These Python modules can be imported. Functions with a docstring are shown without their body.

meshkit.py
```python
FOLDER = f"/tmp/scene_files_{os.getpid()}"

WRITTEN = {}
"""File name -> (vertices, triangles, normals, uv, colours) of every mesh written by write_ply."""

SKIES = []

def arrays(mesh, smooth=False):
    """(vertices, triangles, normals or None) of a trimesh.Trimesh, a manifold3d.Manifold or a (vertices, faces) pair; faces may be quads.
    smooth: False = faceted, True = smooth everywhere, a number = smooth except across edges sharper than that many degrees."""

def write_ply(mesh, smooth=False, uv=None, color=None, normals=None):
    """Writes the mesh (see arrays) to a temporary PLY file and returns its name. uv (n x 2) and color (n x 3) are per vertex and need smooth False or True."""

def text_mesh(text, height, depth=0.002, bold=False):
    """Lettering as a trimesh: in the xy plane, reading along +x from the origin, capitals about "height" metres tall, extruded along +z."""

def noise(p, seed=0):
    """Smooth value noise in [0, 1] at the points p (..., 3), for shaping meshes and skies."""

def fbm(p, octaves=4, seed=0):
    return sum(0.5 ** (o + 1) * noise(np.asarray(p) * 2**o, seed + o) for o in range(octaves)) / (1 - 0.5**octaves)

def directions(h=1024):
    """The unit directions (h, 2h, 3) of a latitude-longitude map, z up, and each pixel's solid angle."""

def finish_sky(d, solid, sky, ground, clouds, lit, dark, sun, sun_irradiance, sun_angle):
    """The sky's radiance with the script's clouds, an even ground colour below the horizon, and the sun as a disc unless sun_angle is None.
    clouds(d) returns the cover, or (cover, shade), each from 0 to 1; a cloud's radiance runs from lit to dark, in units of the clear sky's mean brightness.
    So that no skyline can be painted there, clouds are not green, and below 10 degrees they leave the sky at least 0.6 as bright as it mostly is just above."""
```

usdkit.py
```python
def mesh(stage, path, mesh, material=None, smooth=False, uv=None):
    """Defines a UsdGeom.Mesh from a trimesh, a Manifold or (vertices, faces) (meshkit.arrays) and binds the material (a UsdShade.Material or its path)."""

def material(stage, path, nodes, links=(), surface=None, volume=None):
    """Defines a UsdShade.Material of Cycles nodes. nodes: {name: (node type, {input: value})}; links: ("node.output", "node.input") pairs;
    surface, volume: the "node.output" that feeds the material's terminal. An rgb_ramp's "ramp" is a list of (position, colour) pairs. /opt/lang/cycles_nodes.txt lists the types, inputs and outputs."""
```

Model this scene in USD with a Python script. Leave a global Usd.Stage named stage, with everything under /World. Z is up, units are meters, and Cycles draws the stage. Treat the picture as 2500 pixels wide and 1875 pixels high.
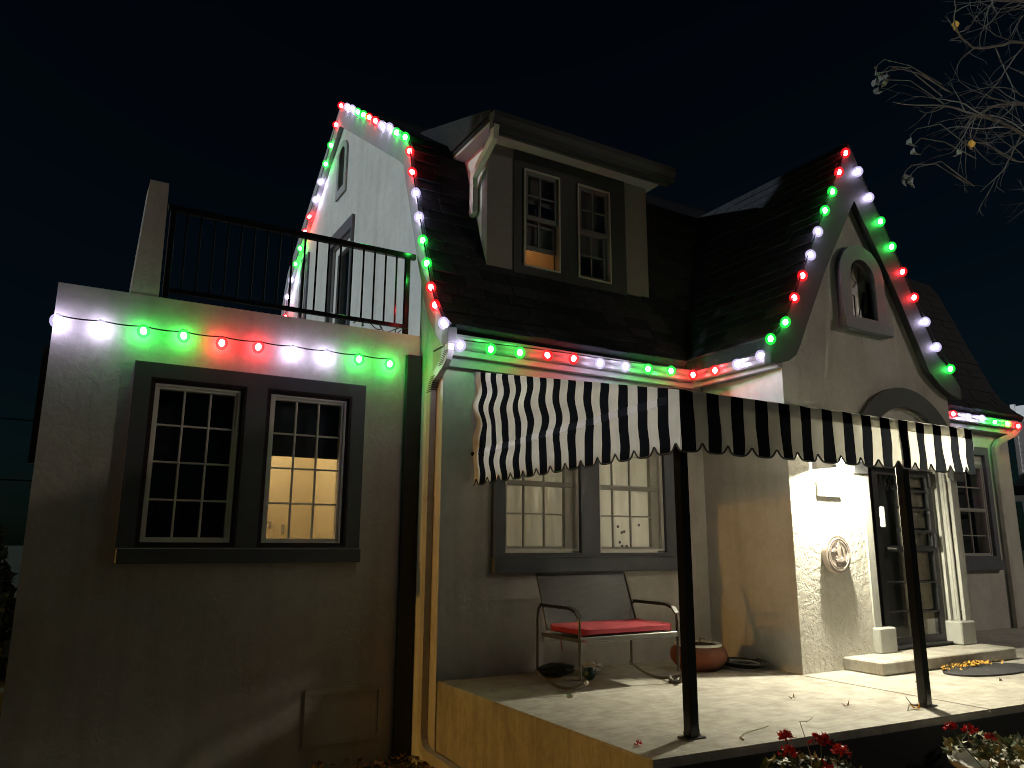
import math, random
import numpy as np
import trimesh, shapely
from shapely.geometry import Polygon, box as sbox, Point, LineString
from shapely import affinity
import usdkit, meshkit
from pxr import Usd, UsdGeom, UsdLux, UsdShade, Gf, Sdf, Vt

rng = np.random.default_rng(11)
random.seed(11)
stage = Usd.Stage.CreateInMemory()
UsdGeom.SetStageUpAxis(stage, 'Z')
UsdGeom.SetStageMetersPerUnit(stage, 1.0)
UsdGeom.Xform.Define(stage, '/World')
UsdGeom.Scope.Define(stage, '/World/Looks')

# ------------------------------------------------------------------ camera, sky, moonlight, exposure
cam = UsdGeom.Camera.Define(stage, '/World/camera')
R_ = [0.8633584500756655, -0.5045665246562582, 0.004980851257577974]
U_ = [-0.10783466558260425, -0.17485375743899131, 0.9786714711322458]
F_ = [0.4929339424117925, 0.8454813928796848, 0.20537123146291836]
CAM = np.array([0, 0, 1.9])
cam.AddTransformOp().Set(Gf.Matrix4d(*R_, 0, *U_, 0, *[-c for c in F_], 0, *map(float, CAM), 1))
cam.CreateHorizontalApertureAttr(36.0)
cam.CreateVerticalApertureAttr(27.0)
cam.CreateFocalLengthAttr(36.0 * 1858.19 / 2500)
cam.CreateExposureAttr(1.0)

MOON_TO = np.array([-1.0, 0.185, 0.255]); MOON_TO /= np.linalg.norm(MOON_TO)
SUN_EL = math.asin(MOON_TO[2]); SUN_ROT = math.atan2(MOON_TO[0], MOON_TO[1])
dome = UsdLux.DomeLight.Define(stage, '/World/sky')
usdkit.material(stage, '/World/Looks/night_sky', {
    'sky': ('sky_texture', {'sky_type': 'single_scattering', 'sun_disc': False, 'sun_elevation': SUN_EL, 'sun_rotation': SUN_ROT}),
    'tint': ('mix', {'mix_type': 'multiply', 'fac': 1.0, 'color2': (0.42, 0.92, 1.12)}),
    'bg': ('background_shader', {'strength': 0.00065})},
    [('sky.color', 'tint.color1'), ('tint.color', 'bg.color')], surface='bg.background')
UsdShade.MaterialBindingAPI.Apply(dome.GetPrim()).Bind(UsdShade.Material.Get(stage, '/World/Looks/night_sky'))
moon = UsdLux.DistantLight.Define(stage, '/World/moonlight')
moon.CreateNormalizeAttr(True); moon.CreateIntensityAttr(0.19); moon.CreateAngleAttr(0.6)
moon.CreateColorAttr(Gf.Vec3f(0.84, 0.97, 1.0))
_z = MOON_TO; _x = np.cross([0, 0, 1], _z); _x /= np.linalg.norm(_x); _y = np.cross(_z, _x)
moon.AddTransformOp().Set(Gf.Matrix4d(*map(float, _x), 0, *map(float, _y), 0, *map(float, _z), 0, -30, 10, 12, 1))

BULB = 72.0          # radiance of the little lights
PORCH = 4100.0       # radiance of the porch bulb
STREET = 50.0       # radiance of the added fill lamp globe, out of view
YARD = 5600.0        # radiance of the neighbour's wall lantern

# ------------------------------------------------------------------ materials
def mat(name, nodes, links, surface):
    return usdkit.material(stage, '/World/Looks/' + name, nodes, links, surface=surface)

def plain(name, col, rough=0.5, metallic=0.0, noise=0.0, nscale=6.0, bump=0.0, bscale=60.0, spec=0.5, coat=0.0, bdist=0.01):
    n = {'p': ('principled_bsdf', {'base_color': col, 'roughness': rough, 'metallic': metallic, 'specular_ior_level': spec, 'coat_weight': coat})}
    l = []
    n['g'] = ('geometry', {})
    if noise:
        n['n'] = ('noise_texture', {'scale': nscale, 'detail': 5.0, 'roughness': 0.6})
        n['r'] = ('rgb_ramp', {'ramp': [(0.25, tuple(c * (1 - noise) for c in col)), (0.75, tuple(min(1, c * (1 + noise)) for c in col))]})
        l += [('g.position', 'n.vector'), ('n.fac', 'r.fac'), ('r.color', 'p.base_color')]
    if bump:
        n['bn'] = ('noise_texture', {'scale': bscale, 'detail': 4.0})
        n['b'] = ('bump', {'strength': bump, 'distance': bdist})
        l += [('g.position', 'bn.vector'), ('bn.fac', 'b.height'), ('b.normal', 'p.normal')]
    return mat(name, n, l, 'p.BSDF')

def stucco(name, col, strength, dist, scale, dirt=0.25):
    n = {'g': ('geometry', {}), 'p': ('principled_bsdf', {'roughness': 0.92, 'specular_ior_level': 0.2}),
         'warp': ('noise_texture', {'scale': scale * 0.6, 'detail': 3.0}),
         'wm': ('vector_math', {'math_type': 'multiply_add', 'vector2': (0.14, 0.14, 0.14)}),
         'n1': ('noise_texture', {'scale': scale, 'detail': 6.0, 'roughness': 0.55, 'distortion': 0.25}),
         'rp': ('rgb_ramp', {'ramp': [(0.0, (0, 0, 0)), (0.42, (0.1, 0.1, 0.1)), (0.56, (0.85, 0.85, 0.85)), (1.0, (1, 1, 1))]}),
         'n2': ('noise_texture', {'scale': scale * 9, 'detail': 3.0}),
         'add': ('math', {'math_type': 'multiply_add', 'value2': 0.25}),
         'b': ('bump', {'strength': strength, 'distance': dist}),
         'd': ('noise_texture', {'scale': 1.6, 'detail': 6.0, 'roughness': 0.65}),
         'dr': ('rgb_ramp', {'ramp': [(0.3, tuple(c * (1 - dirt) for c in col)), (0.7, col)]}),
         'vs': ('mapping', {'scale': (4.0, 4.0, 0.35)}), 'nv': ('noise_texture', {'scale': 1.3, 'detail': 5.0, 'roughness': 0.6}), 'rv': ('rgb_ramp', {'ramp': [(0.34, (0.80, 0.78, 0.74)), (0.52, (1, 1, 1))]}), 'mv': ('mix', {'mix_type': 'multiply', 'fac': 0.55}),
         'mot': ('mix', {'mix_type': 'multiply', 'fac': 0.07})}
    l = [('g.position', 'warp.vector'), ('warp.color', 'wm.vector1'), ('g.position', 'wm.vector3'), ('wm.vector', 'n1.vector'), ('n1.fac', 'rp.fac'),
         ('g.position', 'n2.vector'), ('n2.fac', 'add.value1'), ('rp.color', 'add.value3'), ('add.value', 'b.height'), ('b.normal', 'p.normal'),
         ('g.position', 'd.vector'), ('d.fac', 'dr.fac'), ('dr.color', 'mot.color1'), ('rp.color', 'mot.color2'), ('g.position', 'vs.vector'), ('vs.vector', 'nv.vector'), ('nv.fac', 'rv.fac'), ('mot.color', 'mv.color1'), ('rv.color', 'mv.color2'), ('mv.color', 'p.base_color')]
    return mat(name, n, l, 'p.BSDF')

M = {}
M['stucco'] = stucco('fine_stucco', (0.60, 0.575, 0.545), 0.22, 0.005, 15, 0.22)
M['stucco_dim'] = stucco('dimmed_dormer_stucco', (0.20, 0.195, 0.195), 0.25, 0.004, 17, 0.2)  # stucco darkened: the dormer's dim light is put into the colour
M['stucco_gable'] = stucco('gable_stucco', (0.64, 0.64, 0.62), 0.45, 0.006, 9, 0.12)
M['stucco_rough'] = stucco('rough_stucco', (0.56, 0.54, 0.48), 0.62, 0.020, 15, 0.1)
M['smooth_render'] = plain('smooth_render', (0.32, 0.32, 0.29), 0.85, noise=0.12, bump=0.15, bscale=120)
M['slate'] = plain('slate_blue_paint', (0.092, 0.097, 0.118), 0.6, noise=0.12, bump=0.08)
M['slate_dark'] = plain('dark_band_paint', (0.022, 0.025, 0.031), 0.7, noise=0.15, bump=0.1)
M['hood'] = plain('grey_hood_paint', (0.06, 0.063, 0.064), 0.8, noise=0.12, bump=0.15, bscale=120)
M['maroon'] = plain('dark_maroon_paint', (0.035, 0.020, 0.024), 0.45)
M['rake'] = plain('pale_rake_paint', (0.30, 0.30, 0.31), 0.7, noise=0.1, bump=0.1)
M['vinyl'] = plain('white_vinyl', (0.72, 0.70, 0.68), 0.4, noise=0.05)
M['grey_sash'] = plain('grey_sash', (0.34, 0.33, 0.30), 0.5, noise=0.08)
M['dim_sash'] = plain('dimmed_sash', (0.10, 0.10, 0.105), 0.6, noise=0.1)  # sash grey darkened to carry the dormer's dimness in its colour
M['gutter'] = plain('painted_gutter', (0.27, 0.26, 0.26), 0.28, metallic=0.3, noise=0.05)
M['downpipe'] = plain('painted_downpipe', (0.46, 0.44, 0.40), 0.5, noise=0.25, nscale=5, bump=0.05)
M['black_metal'] = plain('black_metal', (0.012, 0.012, 0.013), 0.16, metallic=0.2, bump=0.04, bscale=200)
M['steel'] = plain('worn_steel', (0.18, 0.175, 0.16), 0.35, metallic=0.8, noise=0.15)
M['dark_steel'] = plain('dark_steel', (0.05, 0.05, 0.047), 0.3, metallic=0.7, noise=0.15)
M['iron'] = plain('dark_iron', (0.02, 0.02, 0.022), 0.4, metallic=0.3)
M['dark_wood'] = plain('dark_wood', (0.035, 0.028, 0.024), 0.4, noise=0.3, nscale=14)
M['beige'] = plain('warm_door_wood', (0.30, 0.24, 0.17), 0.4, noise=0.35, nscale=9)
M['concrete'] = None
M['red'] = plain('red_canvas', (0.30, 0.018, 0.030), 0.85, noise=0.15, bump=0.2, bscale=300)
M['terracotta'] = plain('terracotta', (0.16, 0.050, 0.024), 0.8, noise=0.2, bump=0.1)
M['white_pot'] = plain('white_glaze', (0.7, 0.68, 0.62), 0.35, noise=0.06)
M['soil'] = plain('soil', (0.02, 0.015, 0.01), 1.0, noise=0.4, nscale=40)
M['leaf_green'] = plain('geranium_leaf', (0.07, 0.10, 0.045), 0.6, noise=0.4, nscale=30)
M['leaf_pale'] = plain('geranium_leaf_pale', (0.26, 0.25, 0.14), 0.6, noise=0.4, nscale=30)
M['petal'] = plain('red_petal', (0.55, 0.012, 0.018), 0.55, noise=0.3, nscale=60)
M['stone'] = plain('cast_stone', (0.42, 0.36, 0.32), 0.85, noise=0.12, nscale=20, bump=0.2, bscale=150)
M['bark'] = plain('pale_bark', (0.16, 0.14, 0.125), 0.9, noise=0.3, nscale=18, bump=0.3, bscale=60)
M['dry_leaf'] = plain('dry_leaf', (0.15, 0.145, 0.135), 0.8, noise=0.3, nscale=30)
M['yellow_leaf'] = plain('yellow_leaf', (0.50, 0.28, 0.035), 0.7, noise=0.2, nscale=30)
M['brown_leaf'] = plain('brown_leaf', (0.17, 0.09, 0.04), 0.8, noise=0.3, nscale=30)
M['siding'] = plain('white_siding', (0.66, 0.66, 0.68), 0.55, noise=0.06, nscale=2)
M['lawn'] = plain('dark_lawn', (0.035, 0.045, 0.018), 0.95, noise=0.5, nscale=8, bump=0.6, bscale=40)
M['evergreen'] = plain('evergreen', (0.02, 0.035, 0.018), 0.8, noise=0.3)
M['wire'] = plain('black_cable', (0.012, 0.014, 0.012), 0.5)
M['rubber'] = plain('rubber_mat', (0.03, 0.03, 0.032), 0.8, noise=0.3, nscale=30, bump=0.4, bscale=120)
M['teal'] = plain('teal_plastic', (0.012, 0.045, 0.045), 0.4)
M['pale_plastic'] = plain('pale_plastic', (0.42, 0.40, 0.36), 0.4)
M['pale_twig'] = plain('pale_twig', (0.42, 0.36, 0.25), 0.8)
M['room'] = plain('cream_room_paint', (0.66, 0.58, 0.42), 0.8, noise=0.04)
M['blind'] = plain('dark_roller_blind', (0.03, 0.034, 0.045), 0.7)
M['grey_blind'] = plain('grey_roller_blind', (0.11, 0.095, 0.105), 0.8, noise=0.1)
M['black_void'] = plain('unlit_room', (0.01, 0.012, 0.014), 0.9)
M['flat_roof'] = plain('flat_roof_felt', (0.05, 0.05, 0.055), 0.9, noise=0.2)
for k, c in (('shingle_a', (0.028, 0.030, 0.036)), ('shingle_b', (0.036, 0.038, 0.045)), ('shingle_c', (0.022, 0.024, 0.029))):
    M[k] = plain(k, c, 0.75, noise=0.35, nscale=25, bump=0.5, bscale=220, spec=0.04)

M['concrete'] = mat('porch_concrete', {
    'g': ('geometry', {}), 'p': ('principled_bsdf', {'roughness': 0.8, 'specular_ior_level': 0.3}),
    'n': ('noise_texture', {'scale': 2.2, 'detail': 7.0, 'roughness': 0.68, 'distortion': 0.6}),
    'r': ('rgb_ramp', {'ramp': [(0.25, (0.27, 0.25, 0.21)), (0.5, (0.40, 0.38, 0.33)), (0.75, (0.49, 0.47, 0.42))]}),
    'st': ('mapping', {'scale': (3.0, 26.0, 8.0)}), 'n3': ('noise_texture', {'scale': 1.4, 'detail': 4.0, 'distortion': 1.0}),
    'r3': ('rgb_ramp', {'ramp': [(0.3, (0.72, 0.72, 0.72)), (0.55, (1, 1, 1))]}), 'mx': ('mix', {'mix_type': 'multiply', 'fac': 0.8}),
    'vs': ('mapping', {'scale': (9.0, 9.0, 0.7)}), 'nv': ('noise_texture', {'scale': 1.0, 'detail': 4.0}), 'rv': ('rgb_ramp', {'ramp': [(0.35, (0.72, 0.70, 0.66)), (0.6, (1, 1, 1))]}), 'mv': ('mix', {'mix_type': 'multiply', 'fac': 0.7}), 'n2': ('noise_texture', {'scale': 45, 'detail': 5.0}), 'b': ('bump', {'strength': 0.5, 'distance': 0.006})},
    [('g.position', 'n.vector'), ('n.fac', 'r.fac'), ('g.position', 'st.vector'), ('st.vector', 'n3.vector'), ('n3.fac', 'r3.fac'), ('r.color', 'mx.color1'), ('r3.color', 'mx.color2'),
     ('g.position', 'vs.vector'), ('vs.vector', 'nv.vector'), ('nv.fac', 'rv.fac'), ('mx.color', 'mv.color1'), ('rv.color', 'mv.color2'), ('mv.color', 'p.base_color'), ('g.position', 'n2.vector'), ('n2.fac', 'b.height'), ('b.normal', 'p.normal')], 'p.BSDF')

def canvas(name, through):
    return mat(name, {
    'a': ('attribute', {'attribute': 'st'}), 'sx': ('separate_xyz', {}), 'fr': ('math', {'math_type': 'fraction'}),
    'lt': ('math', {'math_type': 'less_than', 'value2': 0.5}), 'g': ('geometry', {}),
    'n': ('noise_texture', {'scale': 3.0, 'detail': 5.0}), 'nr': ('rgb_ramp', {'ramp': [(0.3, (0.66, 0.65, 0.61)), (0.55, (0.80, 0.79, 0.76)), (0.75, (0.84, 0.83, 0.80))]}),
    'mx': ('mix', {'color1': (0.010, 0.012, 0.016)}), 'p': ('diffuse_bsdf', {'roughness': 0.4}), 't': ('translucent_bsdf', {}),
    'dk': ('mix', {'mix_type': 'multiply', 'fac': 1.0, 'color2': (0.62, 0.61, 0.56)}), 'm': ('mix_closure', {'fac': through}),
    'wv': ('noise_texture', {'scale': 420, 'detail': 1.0}), 'b': ('bump', {'strength': 0.15, 'distance': 0.002})},
    [('a.vector', 'sx.vector'), ('sx.x', 'fr.value1'), ('fr.value', 'lt.value1'), ('g.position', 'n.vector'), ('n.fac', 'nr.fac'), ('nr.color', 'mx.color2'), ('lt.value', 'mx.fac'),
     ('mx.color', 'p.color'), ('mx.color', 'dk.color1'), ('dk.color', 't.color'), ('g.position', 'wv.vector'), ('wv.fac', 'b.height'), ('b.normal', 'p.normal'), ('p.BSDF', 'm.closure1'), ('t.BSDF', 'm.closure2')], 'm.closure')
M['awning'] = canvas('striped_canvas', 0.42); M['canopy'] = canvas('low_leak_striped_canvas', 0.10)  # second one: same canvas, less translucent to keep lamp light off the gable
M['rod_shade'] = mat('rod_shade_canvas', {'a': ('attribute', {'attribute': 'st'}), 'sx': ('separate_xyz', {}), 'fr': ('math', {'math_type': 'fraction'}), 'lt': ('math', {'math_type': 'less_than', 'value2': 0.5}),
    'mx': ('mix', {'color1': (0.012, 0.014, 0.02), 'color2': (0.52, 0.51, 0.53)}), 'p': ('diffuse_bsdf', {})}, [('a.vector', 'sx.vector'), ('sx.x', 'fr.value1'), ('fr.value', 'lt.value1'), ('lt.value', 'mx.fac'), ('mx.color', 'p.color')], 'p.BSDF')  # greyer stripes: the frame rod's shading put into the canvas colour
M['glass'] = mat('window_glass', {'ge': ('geometry', {}), 'io': ('math', {'math_type': 'multiply_add', 'value2': -0.8333, 'value3': 1.5}), 'f': ('fresnel', {'IOR': 1.5}), 't': ('transparent_bsdf', {'color': (0.93, 0.95, 0.95)}), 'g': ('glossy_bsdf', {'color': (1, 1, 1), 'roughness': 0.02}), 'm': ('mix_closure', {})},
                 [('ge.backfacing', 'io.value1'), ('io.value', 'f.IOR'), ('f.fac', 'm.fac'), ('t.BSDF', 'm.closure1'), ('g.BSDF', 'm.closure2')], 'm.closure')
M['shade'] = mat('pale_window_shade', {'g': ('geometry', {}), 'n': ('noise_texture', {'scale': 3.0, 'detail': 3.0}), 'r': ('rgb_ramp', {'ramp': [(0.3, (0.62, 0.61, 0.55)), (0.7, (0.74, 0.73, 0.67))]}),
                                       'd': ('diffuse_bsdf', {}), 't': ('translucent_bsdf', {'color': (0.5, 0.48, 0.4)}), 'm': ('mix_closure', {'fac': 0.25})},
                 [('g.position', 'n.vector'), ('n.fac', 'r.fac'), ('r.color', 'd.color'), ('d.BSDF', 'm.closure1'), ('t.BSDF', 'm.closure2')], 'm.closure')
M['leaded'] = mat('stained_glass', {'g': ('geometry', {}), 'v': ('voronoi_texture', {'scale': 9.0}), 'r': ('rgb_ramp', {'ramp': [(0.0, (0.34, 0.31, 0.24)), (0.4, (0.5, 0.46, 0.36)), (0.7, (0.36, 0.31, 0.26)), (1.0, (0.6, 0.56, 0.45))], 'interpolate': False}),
                                    'p': ('principled_bsdf', {'roughness': 0.15})},
                  [('g.position', 'v.vector'), ('v.color', 'r.fac'), ('r.color', 'p.base_color')], 'p.BSDF')
def emis(name, col, s):
    return mat(name, {'e': ('emission', {'color': col, 'strength': s})}, [], 'e.emission')
def globe(name, col, s):
    return mat(name, {'e': ('emission', {'color': col, 'strength': s}), 't': ('transparent_bsdf', {'color': (1, 1, 1)}), 'm': ('mix_closure', {'fac': 0.45})}, [('t.BSDF', 'm.closure1'), ('e.emission', 'm.closure2')], 'm.closure')  # oversized glowing shell stands in for the halo around each light
LED = {'R': (1.0, 0.012, 0.018), 'G': (0.018, 1.0, 0.075), 'W': (0.74, 0.64, 1.0)}
for k_, c_ in LED.items():
    M['core_' + k_] = emis({'R': 'red', 'G': 'green', 'W': 'white'}[k_] + '_led', tuple(min(1, c + 0.035) for c in c_), BULB * (1.1, 1.0, 0.9)['RGW'.index(k_)])
    M['bulb_' + k_] = globe({'R': 'red', 'G': 'green', 'W': 'white'}[k_] + '_globe', c_, 0.62)
M['porch_bulb'] = emis('porch_bulb', (1.0, 0.94, 0.72), PORCH)
M['yard_bulb'] = emis('yard_bulb', (1.0, 0.50, 0.075), YARD)
M['siding_fill_bulb'] = emis('siding_fill_bulb', (0.86, 0.90, 1.0), 260.0)  # added source that brightens the neighbour's siding
M['fill_bulb'] = emis('fill_bulb', (1.0, 0.86, 0.70), STREET)
M['room_bulb'] = emis('room_bulb', (1.0, 0.80, 0.48), 42.0)
M['window_fill_bulb'] = emis('window_fill_bulb', (1.0, 0.98, 0.90), 90.0)
M['attic_bulb'] = emis('attic_bulb', (1.0, 0.50, 0.20), 9.0)

# ------------------------------------------------------------------ helpers
_used = {}
def path_under(parent, name):
    base = '/World' if parent is None else str(parent.GetPath())
    k = _used.get((base, name), 0); _used[(base, name)] = k + 1
    return f'{base}/{name}' if k == 0 else f'{base}/{name}_{k:03d}'

def thing(name, label, cat, loc=(0, 0, 0), rz=0.0, group=None, kind=None):
    x = UsdGeom.Xform.Define(stage, path_under(None, name))
    x.AddTranslateOp().Set(Gf.Vec3d(*map(float, loc)))
    if rz: x.AddRotateZOp().Set(float(rz))
    tag(x.GetPrim(), label, cat, group, kind)
    return x.GetPrim()

def tag(p, label=None, cat=None, group=None, kind=None):
    for k, v in (('label', label), ('category', cat), ('group', group), ('kind', kind)):
        if v: p.SetCustomDataByKey(k, v)
    return p

def obj(name, mesh, m, parent=None, smooth=False, label=None, kind=None, uv=None):
    if isinstance(mesh, B): mesh = mesh.mesh()
    p = usdkit.mesh(stage, path_under(parent, name), mesh, M[m] if isinstance(m, str) else m, smooth, uv=uv).GetPrim()
    if label: p.SetCustomDataByKey('label', label)
    if kind: p.SetCustomDataByKey('kind', kind)
    return p

class B:
    def __init__(s): s.v, s.f, s.n = [], [], 0
    def add(s, v, f):
        s.v.append(np.asarray(v, float)); s.f.append(np.asarray(f, int) + s.n); s.n += len(v); return s
    def tm(s, t): return s.add(t.vertices, t.faces)
    def box(s, x0, y0, z0, x1, y1, z1, c=0.0):
        x0, x1 = sorted((x0, x1)); y0, y1 = sorted((y0, y1)); z0, z1 = sorted((z0, z1))
        if c <= 0:
            t = trimesh.creation.box([x1 - x0, y1 - y0, z1 - z0]); t.apply_translation([(x0 + x1) / 2, (y0 + y1) / 2, (z0 + z1) / 2])
            return s.tm(t)
        c = min(c, (x1 - x0) / 2.2, (y1 - y0) / 2.2, (z1 - z0) / 2.2)
        pts = []
        for x, sx in ((x0, 1), (x1, -1)):
            for y, sy in ((y0, 1), (y1, -1)):
                for z, sz in ((z0, 1), (z1, -1)):
                    pts += [(x, y + sy * c, z + sz * c), (x + sx * c, y, z + sz * c), (x + sx * c, y + sy * c, z)]
        return s.tm(trimesh.convex.convex_hull(np.array(pts)))
    def ext(s, poly, axis, c0, c1):
        """shapely polygon extruded: axis 'y' -> polygon in (x,z); 'x' -> (y,z); 'z' -> (x,y)"""
        for g in getattr(poly, 'geoms', [poly]):
            if g.is_empty: continue
            g = shapely.geometry.polygon.orient(g)
            t = trimesh.creation.extrude_polygon(g, abs(c1 - c0), engine='earcut')
            v = np.array(t.vertices); f = np.array(t.faces); h = v[:, 2] + min(c0, c1)
            w = {'y': np.stack([v[:, 0], h, v[:, 1]], 1), 'x': np.stack([h, v[:, 0], v[:, 1]], 1), 'z': np.stack([v[:, 0], v[:, 1], h], 1)}[axis]
            if axis == 'y': f = f[:, ::-1]
            s.add(w, f)
        return s
    def tube(s, pts, r, sides=8, cap=True):
        p = np.asarray(pts, float); r = np.broadcast_to(np.asarray(r, float), (len(p),))
        t = np.gradient(p, axis=0); t /= np.linalg.norm(t, axis=1, keepdims=True) + 1e-12
        a = np.cross(t[0], [0, 0, 1.0] if abs(t[0][2]) < 0.9 else [1.0, 0, 0]); a /= np.linalg.norm(a)
        A = []
        for k in range(len(p)):
            a = a - t[k] * (a @ t[k]); a /= np.linalg.norm(a) + 1e-12; A.append(a)
        A = np.array(A); Bb = np.cross(t, A); an = np.arange(sides) * 2 * np.pi / sides
        v = p[:, None] + r[:, None, None] * (np.cos(an)[None, :, None] * A[:, None] + np.sin(an)[None, :, None] * Bb[:, None])
        v = v.reshape(-1, 3); f = []
        for i in range(len(p) - 1):
            for j in range(sides):
                q = [i * sides + j, i * sides + (j + 1) % sides, (i + 1) * sides + (j + 1) % sides, (i + 1) * sides + j]
                f += [[q[0], q[1], q[2]], [q[0], q[2], q[3]]]
        if cap:
            n0 = len(v); v = np.vstack([v, p[0], p[-1]])
            for j in range(sides):
                f.append([n0, (j + 1) % sides, j]); b = (len(p) - 1) * sides; f.append([n0 + 1, b + j, b + (j + 1) % sides])
        return s.add(v, f)
    def sweep(s, pts, prof, side):
        """profile [(a,b)] swept on a polyline; a is measured along the fixed vector 'side', b across"""
        p = np.asarray(pts, float); side = np.asarray(side, float); n = len(prof)
        d = np.diff(p, axis=0); d /= np.linalg.norm(d, axis=1, keepdims=True)
        rows = []
        for k in range(len(p)):
            t = d[0] if k == 0 else d[-1] if k == len(p) - 1 else d[k - 1] + d[k]
            t = t / np.linalg.norm(t); c = np.cross(t, side); c /= np.linalg.norm(c)
            sc = 1.0 if k in (0, len(p) - 1) else 1 / max(0.5, abs(t @ d[k]))
            rows.append([p[k] + a * side + b * sc * c for a, b in prof])
        v = np.array(rows).reshape(-1, 3); f = []
        for i in range(len(p) - 1):
            for j in range(n):
                q = [i * n + j, i * n + (j + 1) % n, (i + 1) * n + (j + 1) % n, (i + 1) * n + j]
                f += [[q[0], q[2], q[1]], [q[0], q[3], q[2]]]
        for base, flip in ((0, 1), ((len(p) - 1) * n, 0)):
            for j in range(1, n - 1):
                f.append([base, base + j, base + j + 1] if flip else [base, base + j + 1, base + j])
        t = trimesh.Trimesh(v, f, process=False)
        trimesh.repair.fix_normals(t)
        return s.tm(t)
    def lathe(s, prof, loc, seg=32):
        t = trimesh.creation.revolve(np.array(prof, float), sections=seg); t.apply_translation(loc); return s.tm(t)
    def move(s, v):
        s.v = [x + np.asarray(v) for x in s.v]; return s
    def mesh(s): return trimesh.Trimesh(np.vstack(s.v), np.vstack(s.f), process=False)

def rect(a0, b0, a1, b1): return sbox(min(a0, a1), min(b0, b1), max(a0, a1), max(b0, b1))
def ring(a0, b0, a1, b1, w): return rect(a0, b0, a1, b1).difference(rect(a0 + w, b0 + w, a1 - w, b1 - w))
def arc(cx, cz, r, a0, a1, n=24): return [(cx + r * math.cos(a), cz + r * math.sin(a)) for a in np.linspace(math.radians(a0), math.radians(a1), n)]

# ------------------------------------------------------------------ ground, porch
g = B()
gx = np.concatenate([[-400, -120, -40], np.linspace(-20, 30, 26), [60, 150, 400]])
gy = np.concatenate([[-400, -100, -20], np.linspace(-6, 30, 19), [60, 150, 400]])
GX, GY = np.meshgrid(gx, gy, indexing='ij')
GZ = (meshkit.fbm(np.stack([GX * 0.3, GY * 0.3, 0 * GX], -1), 3) - 0.5) * 0.05 - 0.02
gv = np.stack([GX, GY, GZ], -1).reshape(-1, 3); nn = len(gy); gf = []
for i in range(len(gx) - 1):
    for j in range(nn - 1):
        a = i * nn + j; gf += [[a, a + nn, a + nn + 1], [a, a + nn + 1, a + 1]]
tag(obj('ground', trimesh.Trimesh(gv, gf, process=False), 'lawn', smooth=True), 'dark night lawn and soil around the house', 'ground', kind='structure')

PZ = 0.73
edge_y = lambda x: 3.534 - 0.057 * (x - 2.97)
porch = thing('porch', 'pale raised concrete porch slab along the front of the house', 'porch', kind='structure')
def slab(x0, x1):
    P = Polygon([(x0, edge_y(x0)), (x1, edge_y(x1)), (x1, 6.40), (x0, 6.40)])
    b = B(); b.ext(P, 'z', 0.0, PZ - 0.012); b.ext(P.buffer(-0.008, join_style=2), 'z', PZ - 0.0125, PZ); return b
obj('concrete_slab', slab(2.975, 6.026), 'concrete', porch)
obj('concrete_slab', slab(6.034, 13.2), 'concrete', porch)
b = B(); b.box(6.64, 4.62, PZ + 0.004, 8.90, 5.20, 0.85, 0.012)
obj('step', b, 'concrete', porch)
b = B(); b.ext(Polygon([(2.99, edge_y(2.99) - 0.001), (13.2, edge_y(13.2) - 0.001), (13.2, edge_y(13.2) - 0.02), (2.99, edge_y(2.99) - 0.02)]), 'z', 0.0, PZ - 0.05); obj('dark_front_sheet', b, 'black_void', porch)  # added near-black sheet that paints shade over the slab front

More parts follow.
